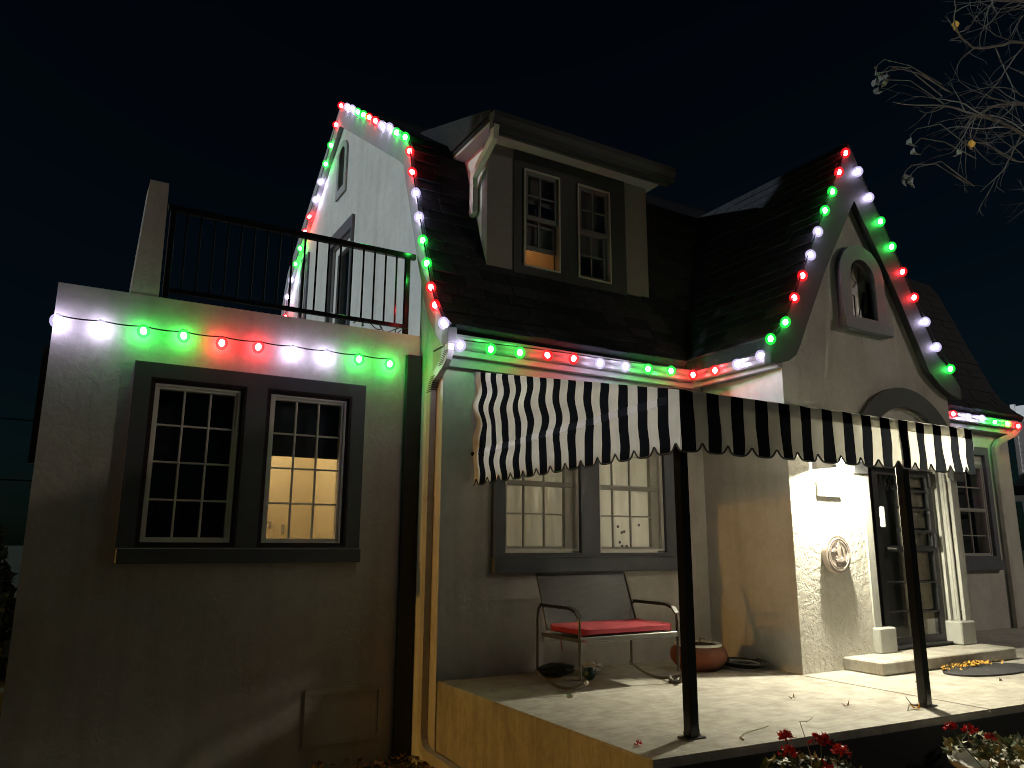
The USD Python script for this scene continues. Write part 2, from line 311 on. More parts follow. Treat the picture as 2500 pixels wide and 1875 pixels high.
# ------------------------------------------------------------------ the house
house = thing('house', 'grey stucco cottage with gambrel roof, flat roofed left wing and gabled entrance', 'house')
XG, YM, YP, YW = 2.96, 6.36, 5.044, 6.90

def window(parent_wall_y, x0, z0, x1, z1, cols, rows_at, mull_at, frame='vinyl', fw=0.042, proud=0.02, depth=0.07, sash_rail=None, sash_mat=None, label=None, inner=None):
    """a window facing -y: frame mesh with glass panes, glazing bars and sash as sub-parts"""
    y = parent_wall_y
    f = B()
    f.ext(ring(x0, z0, x1, z1, fw * 0.45), 'y', y - proud, y + depth)
    f.ext(ring(x0 + fw * 0.45 - 0.001, z0 + fw * 0.45 - 0.001, x1 - fw * 0.45 + 0.001, z1 - fw * 0.45 + 0.001, fw * 0.55 + 0.001), 'y', y - proud + 0.012, y + depth - 0.003)
    w = obj('window', f, frame, house, label=label)
    a0, c0, a1, c1 = inner or (x0 + fw, z0 + fw, x1 - fw, z1 - fw)
    gy_ = y + 0.03
    if inner:   # an inset sash between frame and glass
        s = B(); s.ext(rect(x0 + fw, z0 + fw, x1 - fw, z1 - fw).difference(rect(a0, c0, a1, c1)), 'y', gy_ - 0.022, gy_ + 0.03)
        obj('sash', s, sash_mat or frame, w)
    if sash_rail:
        s = B(); s.box(x0 + fw, gy_ - 0.036, sash_rail - 0.028, x1 - fw, gy_ + 0.02, sash_rail + 0.022, 0.004)
        s.box(x0 + fw, gy_ - 0.046, sash_rail - 0.008, x1 - fw, gy_ - 0.036, sash_rail + 0.004)
        obj('meeting_rail', s, sash_mat or frame, w)
    xs = [a0] + list(mull_at) + [a1]; zs = [c0] + list(rows_at) + [c1]
    for m_ in mull_at:
        s = B(); s.box(m_ - 0.009, gy_ - 0.012, c0, m_ + 0.009, gy_ + 0.012, c1, 0.003); obj('glazing_bar', s, sash_mat or frame, w)
    for h_ in rows_at:
        s = B()
        s.box(a0, gy_ - 0.0105, h_ - 0.008, a1, gy_ + 0.0105, h_ + 0.008, 0.003); obj('glazing_bar', s, sash_mat or frame, w)
    for i in range(len(xs) - 1):
        for j in range(len(zs) - 1):
            s = B(); s.add([(xs[i], gy_, zs[j]), (xs[i + 1], gy_, zs[j]), (xs[i + 1], gy_, zs[j + 1]), (xs[i], gy_, zs[j + 1])], [[0, 1, 2], [0, 2, 3]])
            obj('pane', s, 'glass', w)
    return w

# --- left wing: walls
o1 = rect(0.526, 1.860, 1.296, 3.242); o2 = rect(1.472, 1.860, 2.252, 3.248)
b = B(); b.ext(rect(-0.22, -0.1, 2.95, 3.95).difference(o1).difference(o2), 'y', YW, YW + 0.22)
b.ext(rect(YW + 0.22, -0.1, 13.0, 3.95), 'x', -0.22, 0.0)
obj('wing_wall', b, 'stucco', house)
b = B(); b.box(0.0, YW + 0.22, 3.55, 2.955, 13.0, 3.72); obj('flat_roof', b, 'flat_roof', house)
b = B(); b.ext(Polygon([(0.30, 3.945), (0.52, 3.945), (0.51, 5.0), (0.36, 5.0)]), 'y', YW + 0.004, YW + 0.34); obj('parapet_pillar', b, 'stucco', house)
b = B(); b.ext(Polygon([(-0.221, 3.45), (-0.27, 3.45), (-0.27, 2.5), (-0.221, 2.5)]), 'y', YW + 0.15, YW + 0.23); obj('corner_pipe', b, 'black_metal', house)
# window surround: dark boards
b = B(); b.ext(rect(0.393, 1.853, 2.382, 3.368).difference(o1).difference(o2), 'y', YW - 0.055, YW)
obj('window_surround', b, 'slate', house)
b = B(); b.box(0.400, YW - 0.085, 1.730, 2.390, YW, 1.850, 0.006); obj('window_sill', b, 'slate', house)
b = B()
for o in (o1, o2):
    x0, z0, x1, z1 = o.bounds
    b.ext(ring(x0, z0, x1, z1, 0.020), 'y', YW - 0.05, YW + 0.08); b.ext(ring(x0 + 0.0195, z0 + 0.0195, x1 - 0.0195, z1 - 0.0195, 0.018), 'y', YW - 0.032, YW + 0.08)
obj('brick_mould', b, 'maroon', house)
window(YW - 0.015, 0.561, 1.896, 1.252, 3.200, 3, [2.240, 2.550, 2.858], [0.801, 1.011], proud=0.012, label='dark left wing window')
window(YW - 0.015, 1.512, 1.893, 2.208, 3.203, 3, [2.240, 2.550, 2.858], [1.752, 1.957], proud=0.012, label='left wing window with lit room behind')
b = B(); b.box(2.795, YW - 0.05, 0.0, 2.952, YW, 3.735, 0.006); obj('corner_board', b, 'slate_dark', house)
# access hatch low on the wing wall
b = B(); b.ext(ring(1.975, 0.20, 2.685, 0.655, 0.045), 'y', YW - 0.022, YW); hatch = obj('crawlspace_hatch', b, 'stucco', house)
b = B(); b.box(2.015, YW - 0.010, 0.24, 2.645, YW, 0.615, 0.004); obj('hatch_panel', b, 'stucco', hatch)
# rooms behind the wing windows
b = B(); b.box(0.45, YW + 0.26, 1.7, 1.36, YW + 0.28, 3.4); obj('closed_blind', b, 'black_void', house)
b = B(); b.box(1.50, YW + 0.10, 2.672, 2.235, YW + 0.104, 3.3); b.tube([(1.50, YW + 0.102, 2.672), (2.235, YW + 0.102, 2.672)], 0.008); obj('roller_blind', b, 'blind', house)
b = B(); b.box(1.38, YW + 0.24, 0.9, 1.42, 9.05, 3.45); b.box(1.42, 9.0, 0.9, 2.56, 9.05, 3.45); b.box(2.54, YW + 0.24, 0.9, 2.58, 9.0, 3.45); b.box(1.42, YW + 0.24, 3.40, 2.54, 9.0, 3.45); b.box(1.42, YW + 0.24, 0.9, 2.54, 9.0, 0.94)
rm = obj('room_wall', b, 'room', house, label='cream walls of the lit room')
b = B(); b.box(2.045, 8.985, 2.06, 2.075, 8.998, 2.14, 0.003); b.box(2.19, 8.985, 2.0, 2.225, 8.998, 2.10, 0.003); obj('wall_switch', b, 'grey_sash', rm)
b = B(); b.box(1.96, 8.97, 0.94, 2.012, 8.999, 2.92, 0.004); obj('door_casing', b, 'beige', rm)
t = trimesh.creation.icosphere(2, 0.07); t.apply_translation([1.70, 8.35, 3.2]); obj('ceiling_lamp', t, 'room_bulb', rm)

# --- gambrel roof profile (y, z), symmetric about the ridge
RY = 9.99
low = [(6.16, 3.855), (6.253, 3.925), (6.461, 4.155), (6.569, 4.362), (6.688, 4.655), (6.809, 4.947), (6.926, 5.251), (7.033, 5.546), (7.159, 5.853), (7.25, 6.12), (7.40, 6.40), (RY, 8.185)]
prof = low + [(2 * RY - y, z) for y, z in low[-2::-1]]
def offset_profile(p, d_low, d_up, n_up=2):
    p = np.array(p); t = np.gradient(p, axis=0); t /= np.linalg.norm(t, axis=1, keepdims=True); n = np.stack([t[:, 1], -t[:, 0]], 1)
    d = np.where(p[:, 1] > 6.3, d_up, d_low); q = p + n * d[:, None]
    k = len(p) // 2; q[k] = (p[k][0], p[k][1] - d_up / math.cos(math.atan(0.689)))
    return [tuple(x) for x in q]
inner = offset_profile(prof, 0.17, 0.275)
deck_in = offset_profile(prof, 0.06, 0.08)
outer = offset_profile(prof, -0.028, -0.028)
gpoly = Polygon([(YM + 0.24, -0.1)] + [(max(y, YM + 0.24), z) for y, z in inner] + [(2 * RY - YM, -0.1)]).buffer(0).union(Polygon([(y, z) for y, z in inner[:7]] + [(YM + 0.3, 3.74), (YM + 0.002, 3.74)]).buffer(0))
band = Polygon(prof + inner[::-1]).buffer(0)
# gable wall with door, slit and window openings
dr = rect(9.30, 3.90, 10.22, 6.02)
slit = Polygon([(9.79, 6.85), (10.05, 6.85)] + arc(9.92, 7.36, 0.13, 0, 180, 12)).buffer(0)
gw = rect(11.53, 5.35, 11.80, 6.33)
b = B(); b.ext(gpoly.difference(dr).difference(slit).difference(gw), 'x', XG, XG + 0.25)
obj('gable_wall', b, 'stucco_gable', house)
b = B(); b.ext(band, 'x', 2.895, XG + 0.002); obj('rake_trim', b, 'rake', house, label='pale rake board following the gambrel')
# main front wall and the right part
w1 = rect(3.615, 1.815, 4.49, 3.17); w2 = rect(4.722, 1.815, 5.60, 3.17)
w3 = rect(11.10, 1.72, 11.95, 3.10)
b = B(); b.ext(rect(XG, -0.1, 6.30, 3.72).difference(w1).difference(w2), 'y', YM, YM + 0.24)
obj('front_wall', b, 'stucco', house)
b = B(); b.ext(rect(8.6, -0.1, 12.75, 3.72).difference(w3), 'y', YM, YM + 0.24); b.box(12.5, YM + 0.24, 0, 12.75, 13.6, 3.7)
obj('right_wall', b, 'stucco', house)
# roof deck
deckp = Polygon(outer + deck_in[::-1]).buffer(0); cutp = deckp.difference(rect(5.0, 4.72, 7.9, 6.42))
b = B()
for xa, xb, pp_ in ((2.915, 3.70, deckp), (3.70, 5.69, cutp), (5.69, 12.9, deckp)): b.ext(pp_, 'x', xa, xb)
roof = obj('roof', b, 'shingle_a', house)
b = B(); b.ext(Polygon([(RY - 0.18, 8.10), (RY, 8.235), (RY + 0.18, 8.10), (RY, 8.2)]), 'x', 2.91, 12.9); obj('ridge_cap', b, 'shingle_c', roof)

# --- dormers
def dormer(dx, lit):
    yw = 6.70
    dw1 = rect(4.05 + dx, 4.865, 4.50 + dx, 5.985); dw2 = rect(4.772 + dx, 4.865, 5.212 + dx, 5.985)
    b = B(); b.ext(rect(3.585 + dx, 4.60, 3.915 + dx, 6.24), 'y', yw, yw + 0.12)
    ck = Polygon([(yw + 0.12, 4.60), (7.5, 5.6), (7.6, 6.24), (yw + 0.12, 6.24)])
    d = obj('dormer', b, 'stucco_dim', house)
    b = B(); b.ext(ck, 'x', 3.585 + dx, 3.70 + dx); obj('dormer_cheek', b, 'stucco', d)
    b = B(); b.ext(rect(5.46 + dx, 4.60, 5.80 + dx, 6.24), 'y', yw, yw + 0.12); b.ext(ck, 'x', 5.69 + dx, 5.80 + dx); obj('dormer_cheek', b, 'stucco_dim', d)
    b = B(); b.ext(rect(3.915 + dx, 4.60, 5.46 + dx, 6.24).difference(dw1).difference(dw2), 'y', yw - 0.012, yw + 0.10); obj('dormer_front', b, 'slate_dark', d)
    b = B(); b.box(3.44 + dx, 6.40, 6.20, 5.88 + dx, 7.5, 6.235); obj('soffit', b, 'rake', d)
    b = B(); b.box(3.44 + dx, 6.36, 6.11, 5.88 + dx, 6.40, 6.33, 0.005); 
    obj('fascia', b, 'slate_dark', d)
    b = B(); pf = Polygon([(6.36, 6.30), (6.25, 6.30), (6.25, 6.24), (6.285, 6.19), (6.285, 6.13), (6.36, 6.13)]); b.ext(pf, 'x', 3.42 + dx, 5.90 + dx); obj('dormer_gutter', b, 'slate_dark', d)
    b = B(); b.ext(Polygon([(6.33, 6.305), (6.33, 6.345), (8.2, 7.01), (8.2, 6.9), (7.5, 6.30)]), 'x', 3.42 + dx, 5.90 + dx); obj('dormer_roof', b, 'shingle_c', d)
    # gable ends of the eave
    b = B(); b.ext(Polygon([(6.40, 6.235), (7.45, 6.235), (7.45, 6.62), (6.40, 6.335)]), 'x', 3.44 + dx, 3.46 + dx); obj('eave_board', b, 'shingle_c', d)
    # downpipe
    pr = [(-0.03, -0.04), (0.03, -0.04), (0.03, 0.04), (-0.03, 0.04)]
    b = B(); b.sweep([(3.46 + dx, 6.31, 6.16), (3.46 + dx, 6.33, 6.03), (3.50 + dx, 6.85, 5.83), (3.53 + dx, 6.91, 5.72), (3.53 + dx, 6.91, 5.45), (3.53 + dx, 7.0, 5.40)], pr, (1, 0, 0)); obj('dormer_downpipe', b, 'downpipe', d)
    for k, (o, xs) in enumerate(((dw1, 4.262), (dw2, 4.985))):
        x0, z0, x1, z1 = o.bounds; xs += dx
        f = B(); f.ext(ring(x0 - 0.012, z0 - 0.012, x1 + 0.012, z1 + 0.012, 0.014), 'y', yw - 0.03, yw + 0.06)
        obj('dormer_window_frame', f, 'grey_sash', d)
        s = B(); s.ext(ring(x0 + 0.002, z0 + 0.55, x1 - 0.002, z1 - 0.002, 0.045), 'y', yw - 0.006, yw + 0.03)
        lz = z0 + (0.21 if (k == 0 and lit) else 0.002)
        s.ext(ring(x0 + 0.012, lz, x1 - 0.012, lz + 0.59, 0.045), 'y', yw + 0.032, yw + 0.06)
        zz = [z0 + 0.55, z1, lz, lz + 0.59]
        s.box(xs - 0.009, yw, zz[0], xs + 0.009, yw + 0.02, zz[1]); s.box(x0 + 0.03, yw + 0.001, (zz[0] + zz[1]) / 2 - 0.009, x1 - 0.03, yw + 0.019, (zz[0] + zz[1]) / 2 + 0.009)
        s.box(xs - 0.009, yw + 0.036, zz[2], xs + 0.009, yw + 0.056, zz[3]); s.box(x0 + 0.03, yw + 0.037, (zz[2] + zz[3]) / 2 - 0.009, x1 - 0.03, yw + 0.055, (zz[2] + zz[3]) / 2 + 0.009)
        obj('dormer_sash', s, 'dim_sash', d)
        s = B(); s.box(x0, yw + 0.01, z0 + 0.56, x1, yw + 0.014, z1); obj('dormer_pane', s, 'glass', d)
        s = B(); s.box(x0, yw + 0.045, lz, x1, yw + 0.049, lz + 0.57); obj('dormer_pane', s, 'glass', d)
        s = B(); s.box(x0 - 0.03, yw + 0.085, z0 + (0.235 if k == 0 else 0.30), x1 + 0.03, yw + 0.09, z1 + 0.03); obj('window_blind', s, 'grey_blind', d)
    b = B()
    if lit:
        b.box(3.80 + dx, 7.9, 4.4, 5.5 + dx, 7.95, 6.2); b.box(3.80 + dx, 6.82, 4.4, 3.83 + dx, 7.9, 6.2); b.box(5.47 + dx, 6.82, 4.4, 5.5 + dx, 7.9, 6.2); b.box(3.83 + dx, 6.82, 4.37, 5.47 + dx, 7.9, 4.4); b.box(3.83 + dx, 6.82, 6.13, 5.47 + dx, 7.9, 6.16); b.box(4.62 + dx, 6.80, 4.4, 4.66 + dx, 7.9, 6.2)
        obj('attic_room', b, 'room', d)
        t = trimesh.creation.icosphere(2, 0.06); t.apply_translation([4.15 + dx, 7.55, 5.75]); obj('attic_lamp', t, 'attic_bulb', d)
    else:
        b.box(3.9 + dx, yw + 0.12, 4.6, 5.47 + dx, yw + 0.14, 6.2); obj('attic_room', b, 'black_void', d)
dormer(0.0, True)

# --- entrance gable: flared rakes (x, z) at its front plane
CX = 7.363
half = [(0.0, 6.42), (0.225, 6.015), (0.380, 5.742), (0.535, 5.463), (0.685, 5.194), (0.836, 4.904), (0.987, 4.640), (1.140, 4.362), (1.300, 4.080), (1.40, 3.955), (1.53, 3.87)]
left = [(CX - a, z) for a, z in half]; right = [(CX + a, z) for a, z in half[:-2]] + [(CX + 1.50, 3.93), (CX + 1.70, 3.75)]
po = right[::-1] + left[1:]
hin = [(0.0, 5.72), (0.604, 4.775), (0.985, 4.087), (1.10, 3.869), (1.17, 3.765), (1.28, 3.694), (1.44, 3.645), (1.55, 3.64)]
li = [(CX - a, z) for a, z in hin]; ri = [(CX + a, z) for a, z in hin[:4]] + [(CX + 1.30, 3.72), (CX + 1.50, 3.63), (CX + 1.70, 3.60)]
pin = ri[::-1] + li[1:]
b = B(); b.ext(Polygon(po + pin[::-1]).buffer(0), 'y', 4.965, YP); obj('entrance_rake', b, 'slate_dark', house, label='dark flared rake board of the entrance gable')
proof_in = [(x, z - 0.11) for x, z in po]
b = B(); b.ext(Polygon([(x, z + 0.025) for x, z in po] + proof_in[::-1]).buffer(0), 'y', 4.97, 9.6); proof = obj('entrance_roof', b, 'shingle_a', house)
# front wall of the entrance with an arched niche and the door opening
DX0, DX1, DC = 7.465, 8.55, 8.00
wallp = Polygon([(6.06, -0.1)] + [(6.06, 3.66)] + [(x, z + 0.03) for x, z in li[::-1] if x > 6.06] + [(x, z + 0.03) for x, z in ri[1:] if x < 8.90] + [(8.90, 3.70), (8.90, -0.1)]).buffer(0)
nx, nz0, nz1, nw = 7.40, 4.34, 5.02, 0.215
niche = Polygon([(nx - nw, nz0), (nx + nw, nz0)] + arc(nx, nz1 - nw, nw, 0, 180, 16)).buffer(0)
tymp = Polygon([(7.26, 0.85), (8.76, 0.85), (8.76, 2.63)] + arc(DC - 0.01, 2.63, 0.75, 0, 180, 24)).buffer(0)
wq = wallp.difference(niche).difference(tymp)
for zlo, zhi, mt_, nm_ in ((-1, 3.28, 'stucco_rough', 'entrance_wall'), (3.28, 7, 'stucco', 'entrance_gable')):
    wz = wq.intersection(rect(0, zlo, 20, zhi)); b = B(); b.ext(wz, 'y', YP, YP + 0.012); b.ext(wz.intersection(rect(6.14, -1, 9, 7)), 'y', YP + 0.011, YP + 0.28); obj(nm_, b, mt_, house)
b = B(); b.add([(6.0605, YP + 0.004, 0), (6.225, YM, 0), (6.225, YM, 3.7), (6.0605, YP + 0.004, 3.7), (6.5, YM, 0), (6.5, YM, 3.7), (6.35, YP + 0.2, 0), (6.35, YP + 0.2, 3.7)],
               [[0, 3, 2], [0, 2, 1], [1, 2, 5], [1, 5, 4], [4, 5, 7], [4, 7, 6], [3, 7, 5], [3, 5, 2], [6, 7, 3], [6, 3, 0]]); obj('entrance_side_wall', b, 'stucco', house)
b = B(); b.box(8.66, YP + 0.28, -0.1, 8.90, YM, 3.7); obj('entrance_side_wall', b, 'stucco', house)
# niche: dark surround, sill, leaded glass
nout = Polygon([(nx - 0.38, nz0 - 0.03), (nx + 0.38, nz0 - 0.03)] + arc(nx, nz1 - nw, 0.38, 0, 180, 20)).buffer(0)
b = B(); b.ext(nout.difference(niche), 'y', YP - 0.07, YP + 0.06); nf = obj('arched_window', b, 'slate', house)
b = B(); b.box(nx - 0.40, YP - 0.10, nz0 - 0.16, nx + 0.43, YP, nz0 - 0.03, 0.006); obj('arched_window_sill', b, 'slate', nf)
b = B(); b.ext(niche, 'y', YP + 0.05, YP + 0.06); obj('leaded_pane', b, 'leaded', nf)
def lily(pts, w): return LineString(pts).buffer(w)
tul = shapely.union_all([Polygon([(nx + dx_ - wd * 0.25, nz0), (nx + dx_ + wd * 0.3, nz0), (nx + dx_ + tx + wd * .12, nz0 + h_), (nx + dx_ + tx - wd * .12, nz0 + h_)]) for dx_, tx, h_, wd in ((-.05, -.13, .26, .12), (0.05, .12, .36, .13), (0.0, .0, .30, .07), (.1, .1, .12, .12), (-.1, -.08, .1, .1))]
    + [Polygon([(nx - .07, nz0 + .30), (nx + .02, nz0 + .28), (nx + .06, nz0 + .40), (nx + .03, nz0 + .44), (nx - .02, nz0 + .38), (nx - .08, nz0 + .42)])]).intersection(niche)
b = B(); b.ext(tul, 'y', YP + 0.040, YP + 0.049); obj('leaded_leaf', b, 'iron', nf)
b = B()
for pts in (arc(nx - 0.04, nz0 + 0.40, 0.10, 0, 360, 20), [(nx - .04, nz0 + .5), (nx + .02, nz0 + .68)], [(nx + .05, nz0 + .38), (nx + .1, nz0 + .52), (nx + .2, nz0 + .56)], [(nx - .2, nz0 + .2), (nx - .1, nz0 + .34)], [(nx + .12, nz0 + .66), (nx + .1, nz0 + .5)], [(nx - .14, nz0 + .42), (nx - .2, nz0 + .44)]):
    b.tube([(x, YP + 0.046, z) for x, z in pts], 0.005, 5)
obj('lead_came', b, 'iron', nf)

# portal: hood mould, stepped jambs, tympanum, plinths
b = B(); b.ext(Polygon(arc(DC - 0.02, 2.63, 0.995, 0, 180, 40) + arc(DC - 0.02, 2.63, 0.775, 180, 0, 40)), 'y', YP - 0.055, YP + 0.01); hood = obj('arched_hood_mould', b, 'hood', house)
b = B(); b.ext(rect(DC - 0.85, 0.85, DC - 0.745, 2.66), 'y', YP - 0.016, YP + 0.02); obj('portal_surround', b, 'smooth_render', house); b = B(); b.ext(rect(DC + 0.745, 0.85, DC + 0.86, 2.66), 'y', YP - 0.016, YP + 0.02); obj('portal_surround', b, 'smooth_render', house)
for sgn in (-1, 1):
    b = B()
    for k, (a, c, yy) in enumerate(((0.735, 0.685, YP + 0.01), (0.665, 0.625, YP + 0.045), (0.605, 0.565, YP + 0.08))):
        xa = DC + sgn * a; xb = DC + sgn * c
        if sgn < 0 or k == 0:
            b.tube([((xa + xb) / 2, yy + 0.03, 1.09), ((xa + xb) / 2, yy + 0.03, 2.72)], abs(a - c) * 0.36, 10)
        b.box(min(xa, xb), yy + 0.035, 0.85, max(xa, xb), yy + 0.1, 2.75)
    obj('fluted_jamb', b, 'smooth_render', house)

b = B(); b.ext(Polygon(arc(DC - 0.01, 2.63, 0.772, 8, 172, 30)).buffer(0), 'y', YP + 0.012, YP + 0.24); obj('tympanum', b, 'stucco_gable', house)
for s_ in (-1, 1):
    xa = DC + s_ * 0.86 + (-0.01 if s_ < 0 else -0.04)
    b = B(); b.box(xa, YP - 0.075, 0.852, xa - s_ * 0.275, YP + 0.16, 1.095, 0.012); obj('portal_plinth', b, 'smooth_render', house)
# storm door
b = B()
sy0, sy1 = YP + 0.10, YP + 0.135
b.ext(rect(DX0 + 0.02, 0.855, DX1, 2.73).difference(rect(DX0 + 0.11, 0.96, DC - 0.03, 1.84)).difference(rect(DX0 + 0.11, 1.90, DC - 0.03, 2.66)).difference(rect(DC + 0.06, 0.96, DX1 - 0.075, 1.84)).difference(rect(DC + 0.06, 1.90, DX1 - 0.075, 2.04)).difference(rect(DC + 0.06, 2.07, DX1 - 0.075, 2.66)), 'y', sy0, sy1)
door = obj('storm_door', b, 'iron', house, label='dark iron storm door')
b = B()
for (xa, xb, zs) in ((DX0 + 0.11, DC - 0.03, (1.22, 1.52)), (DC + 0.06, DX1 - 0.075, (1.20, 1.51, 2.30, 2.50))):
    for z_ in zs: b.box(xa, sy0 + 0.006, z_ - 0.008, xb, sy1 - 0.006, z_ + 0.008)
obj('door_bar', b, 'iron', door)
b = B()
for k in range(5):
    x_ = DX0 + 0.13 + 0.085 * k
    b.tube([(x_, sy0 + 0.015, 2.66), (x_ + 0.09, sy0 + 0.015, 2.50)], 0.006, 5); b.tube([(x_ + 0.09, sy0 + 0.02, 2.66), (x_, sy0 + 0.02, 2.50)], 0.006, 5)
obj('door_lattice', b, 'iron', door)
b = B(); b.tube([(DX0 + 0.15, sy0 - 0.035, 1.87), (DX0 + 0.27, sy0 - 0.035, 1.865)], 0.010, 8); b.tube([(DX0 + 0.15, sy0 - 0.04, 1.87), (DX0 + 0.15, sy0 + 0.01, 1.87)], 0.018, 10); obj('door_handle', b, 'steel', door)
for z_ in (1.88, 2.55):
    b = B(); b.box(DX1 - 0.05, sy0 - 0.03, z_, DX1 - 0.02, sy0, z_ + 0.16, 0.004); obj('door_hinge', b, 'iron', door)
b = B(); b.box(DX0 + 0.1, sy0 + 0.018, 0.94, DX1 - 0.07, sy0 + 0.021, 2.68); obj('storm_glass', b, 'glass', door)
b = B(); b.box(DX0 - 0.05, YP + 0.20, 0.85, DC + 0.02, YP + 0.24, 2.8); b.box(DX1 - 0.09, YP + 0.17, 0.85, DX1 + 0.1, YP + 0.24, 2.8); idoor = obj('entrance_door', b, 'dark_wood', house)
for k, (z0, z1) in enumerate(((0.90, 1.19), (1.22, 1.50), (1.53, 1.83), (1.90, 2.05), (2.09, 2.30), (2.33, 2.52), (2.55, 2.75))):
    b = B(); b.box(DC + 0.022, YP + 0.160, z0, DX1 - 0.092, YP + 0.20, z1, 0.006); obj('door_panel', b, 'beige', idoor)
b = B(); b.box(DC + 0.02, YP + 0.205, 0.85, DX1 - 0.09, YP + 0.24, 2.8); obj('door_core', b, 'dark_wood', idoor)
b = B(); b.box(DX0 - 0.08, YP + 0.03, 0.851, DX1 + 0.1, YP + 0.24, 0.885, 0.006); obj('threshold', b, 'iron', house)
b = B(); b.box(7.425, YP - 0.02, 2.09, 7.475, YP + 0.012, 2.30, 0.006); obj('doorbell', b, 'vinyl', house)

# --- main front windows under the awning
x0s = (3.492, 5.795)
b = B(); b.ext(rect(3.492, 1.778, 5.797, 3.34).difference(w1).difference(w2), 'y', YM - 0.045, YM); obj('window_surround', b, 'slate', house)
b = B(); b.box(3.488, YM - 0.075, 1.632, 5.805, YM, 1.775, 0.006); obj('window_sill', b, 'slate', house)
for o, inn, ml, lab in ((w1, (3.66, 1.875, 4.345, 3.13), (3.872, 4.108), 'left porch window with pale shade'), (w2, (4.765, 1.875, 5.462, 3.13), (4.956, 5.190), 'right porch window with pale shade')):
    x0, z0, x1, z1 = o.bounds
    window(YM + 0.02, x0 + 0.016, z0 + 0.02, x1 - 0.016, z1 - 0.02, 3, [2.187, 2.483, 2.817], ml, frame='vinyl', fw=0.020, proud=0.045, depth=0.05, sash_rail=2.483, sash_mat='grey_sash', inner=inn, label=lab)
    # pale shade behind the glass, gently waving
    nxs, nzs = 40, 8
    X_, Z_ = np.meshgrid(np.linspace(x0 - 0.05, x1 + 0.05, nxs), np.linspace(z0 - 0.02, z1 + 0.02, nzs), indexing='ij')
    Y_ = YM + 0.115 + 0.010 * np.sin(X_ * 21) + 0.006 * np.sin(X_ * 47 + 1)
    v = np.stack([X_, Y_, Z_], -1).reshape(-1, 3); f = []
    for i in range(nxs - 1):
        for j in range(nzs - 1):
            a = i * nzs + j; f += [[a, a + nzs, a + nzs + 1], [a, a + nzs + 1, a + 1]]
    obj('window_shade', trimesh.Trimesh(v, f, process=False), 'shade', house, smooth=True)
b = B()
for (x_, z_) in ((5.02, 2.08), (5.07, 2.02), (5.10, 2.03), (5.04, 1.92), (5.07, 1.88), (5.13, 1.88), (5.30, 2.10)):
    t = trimesh.creation.cylinder(0.016, 0.002, sections=9); t.apply_transform(trimesh.transformations.rotation_matrix(math.pi / 2, [1, 0, 0])); t.apply_translation([x_, YM + 0.045, z_]); b.tm(t)
obj('window_sticker', b, 'grey_blind', house)
b = B(); b.box(3.25, 8.2, 0.8, 6.0, 8.23, 3.4); b.box(3.22, YM + 0.24, 0.8, 3.25, 8.2, 3.4); b.box(6.0, YM + 0.24, 0.8, 6.03, 8.2, 3.4); b.box(3.25, YM + 0.24, 3.4, 6.0, 8.2, 3.43); b.box(3.25, YM + 0.24, 0.77, 6.0, 8.2, 0.8); fr_room = obj('living_room', b, 'room', house)
t = trimesh.creation.icosphere(2, 0.08); t.apply_translation([5.25, 7.5, 2.2]); obj('window_fill_lamp', t, 'window_fill_bulb', fr_room)  # lamp added behind the window shades to brighten the panes

# right hand window beyond the entrance
b = B(); b.ext(rect(10.98, 1.70, 12.06, 3.36).difference(rect(11.10, 1.76, 11.95, 3.24)), 'y', YM - 0.05, YM); obj('window_surround', b, 'slate', house)
b = B(); b.box(10.96, YM - 0.09, 1.56, 12.09, YM, 1.70, 0.006); obj('window_sill', b, 'slate', house)
window(YM + 0.01, 11.12, 1.75, 11.93, 3.09, 2, [2.05, 2.75], [11.52], frame='grey_sash', fw=0.05, sash_rail=2.42, label='dark window right of the entrance')
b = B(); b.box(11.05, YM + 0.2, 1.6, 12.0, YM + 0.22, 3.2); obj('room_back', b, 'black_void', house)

# --- balcony door, slit and small window of the gable
b = B(); b.ext(rect(9.26, 3.73, 10.28, 6.20).difference(dr), 'x', XG - 0.04, XG + 0.01); bd = obj('balcony_door', b, 'slate', house)
b = B(); b.ext(ring(9.32, 3.75, 10.20, 6.0, 0.10), 'x', XG + 0.05, XG + 0.1); obj('balcony_door_leaf', b, 'vinyl', bd)
b = B(); b.ext(rect(9.4, 3.8, 10.12, 5.92), 'x', XG + 0.08, XG + 0.085); obj('balcony_door_glass', b, 'glass', bd)
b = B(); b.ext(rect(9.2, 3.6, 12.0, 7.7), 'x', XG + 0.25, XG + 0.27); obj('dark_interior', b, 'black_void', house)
so = Polygon([(9.70, 6.73), (10.14, 6.73)] + arc(9.92, 7.36, 0.22, 0, 180, 16)).buffer(0)
b = B(); b.ext(so.difference(slit), 'x', XG - 0.03, XG + 0.01); obj('slit_window', b, 'rake', house)
b = B(); b.ext(rect(11.45, 5.27, 11.88, 6.41).difference(gw), 'x', XG - 0.03, XG + 0.01); gwf = obj('gable_window', b, 'slate', house)
b = B(); b.ext(ring(11.53, 5.35, 11.80, 6.33, 0.04), 'x', XG + 0.02, XG + 0.06); obj('gable_window_sash', b, 'vinyl', gwf)

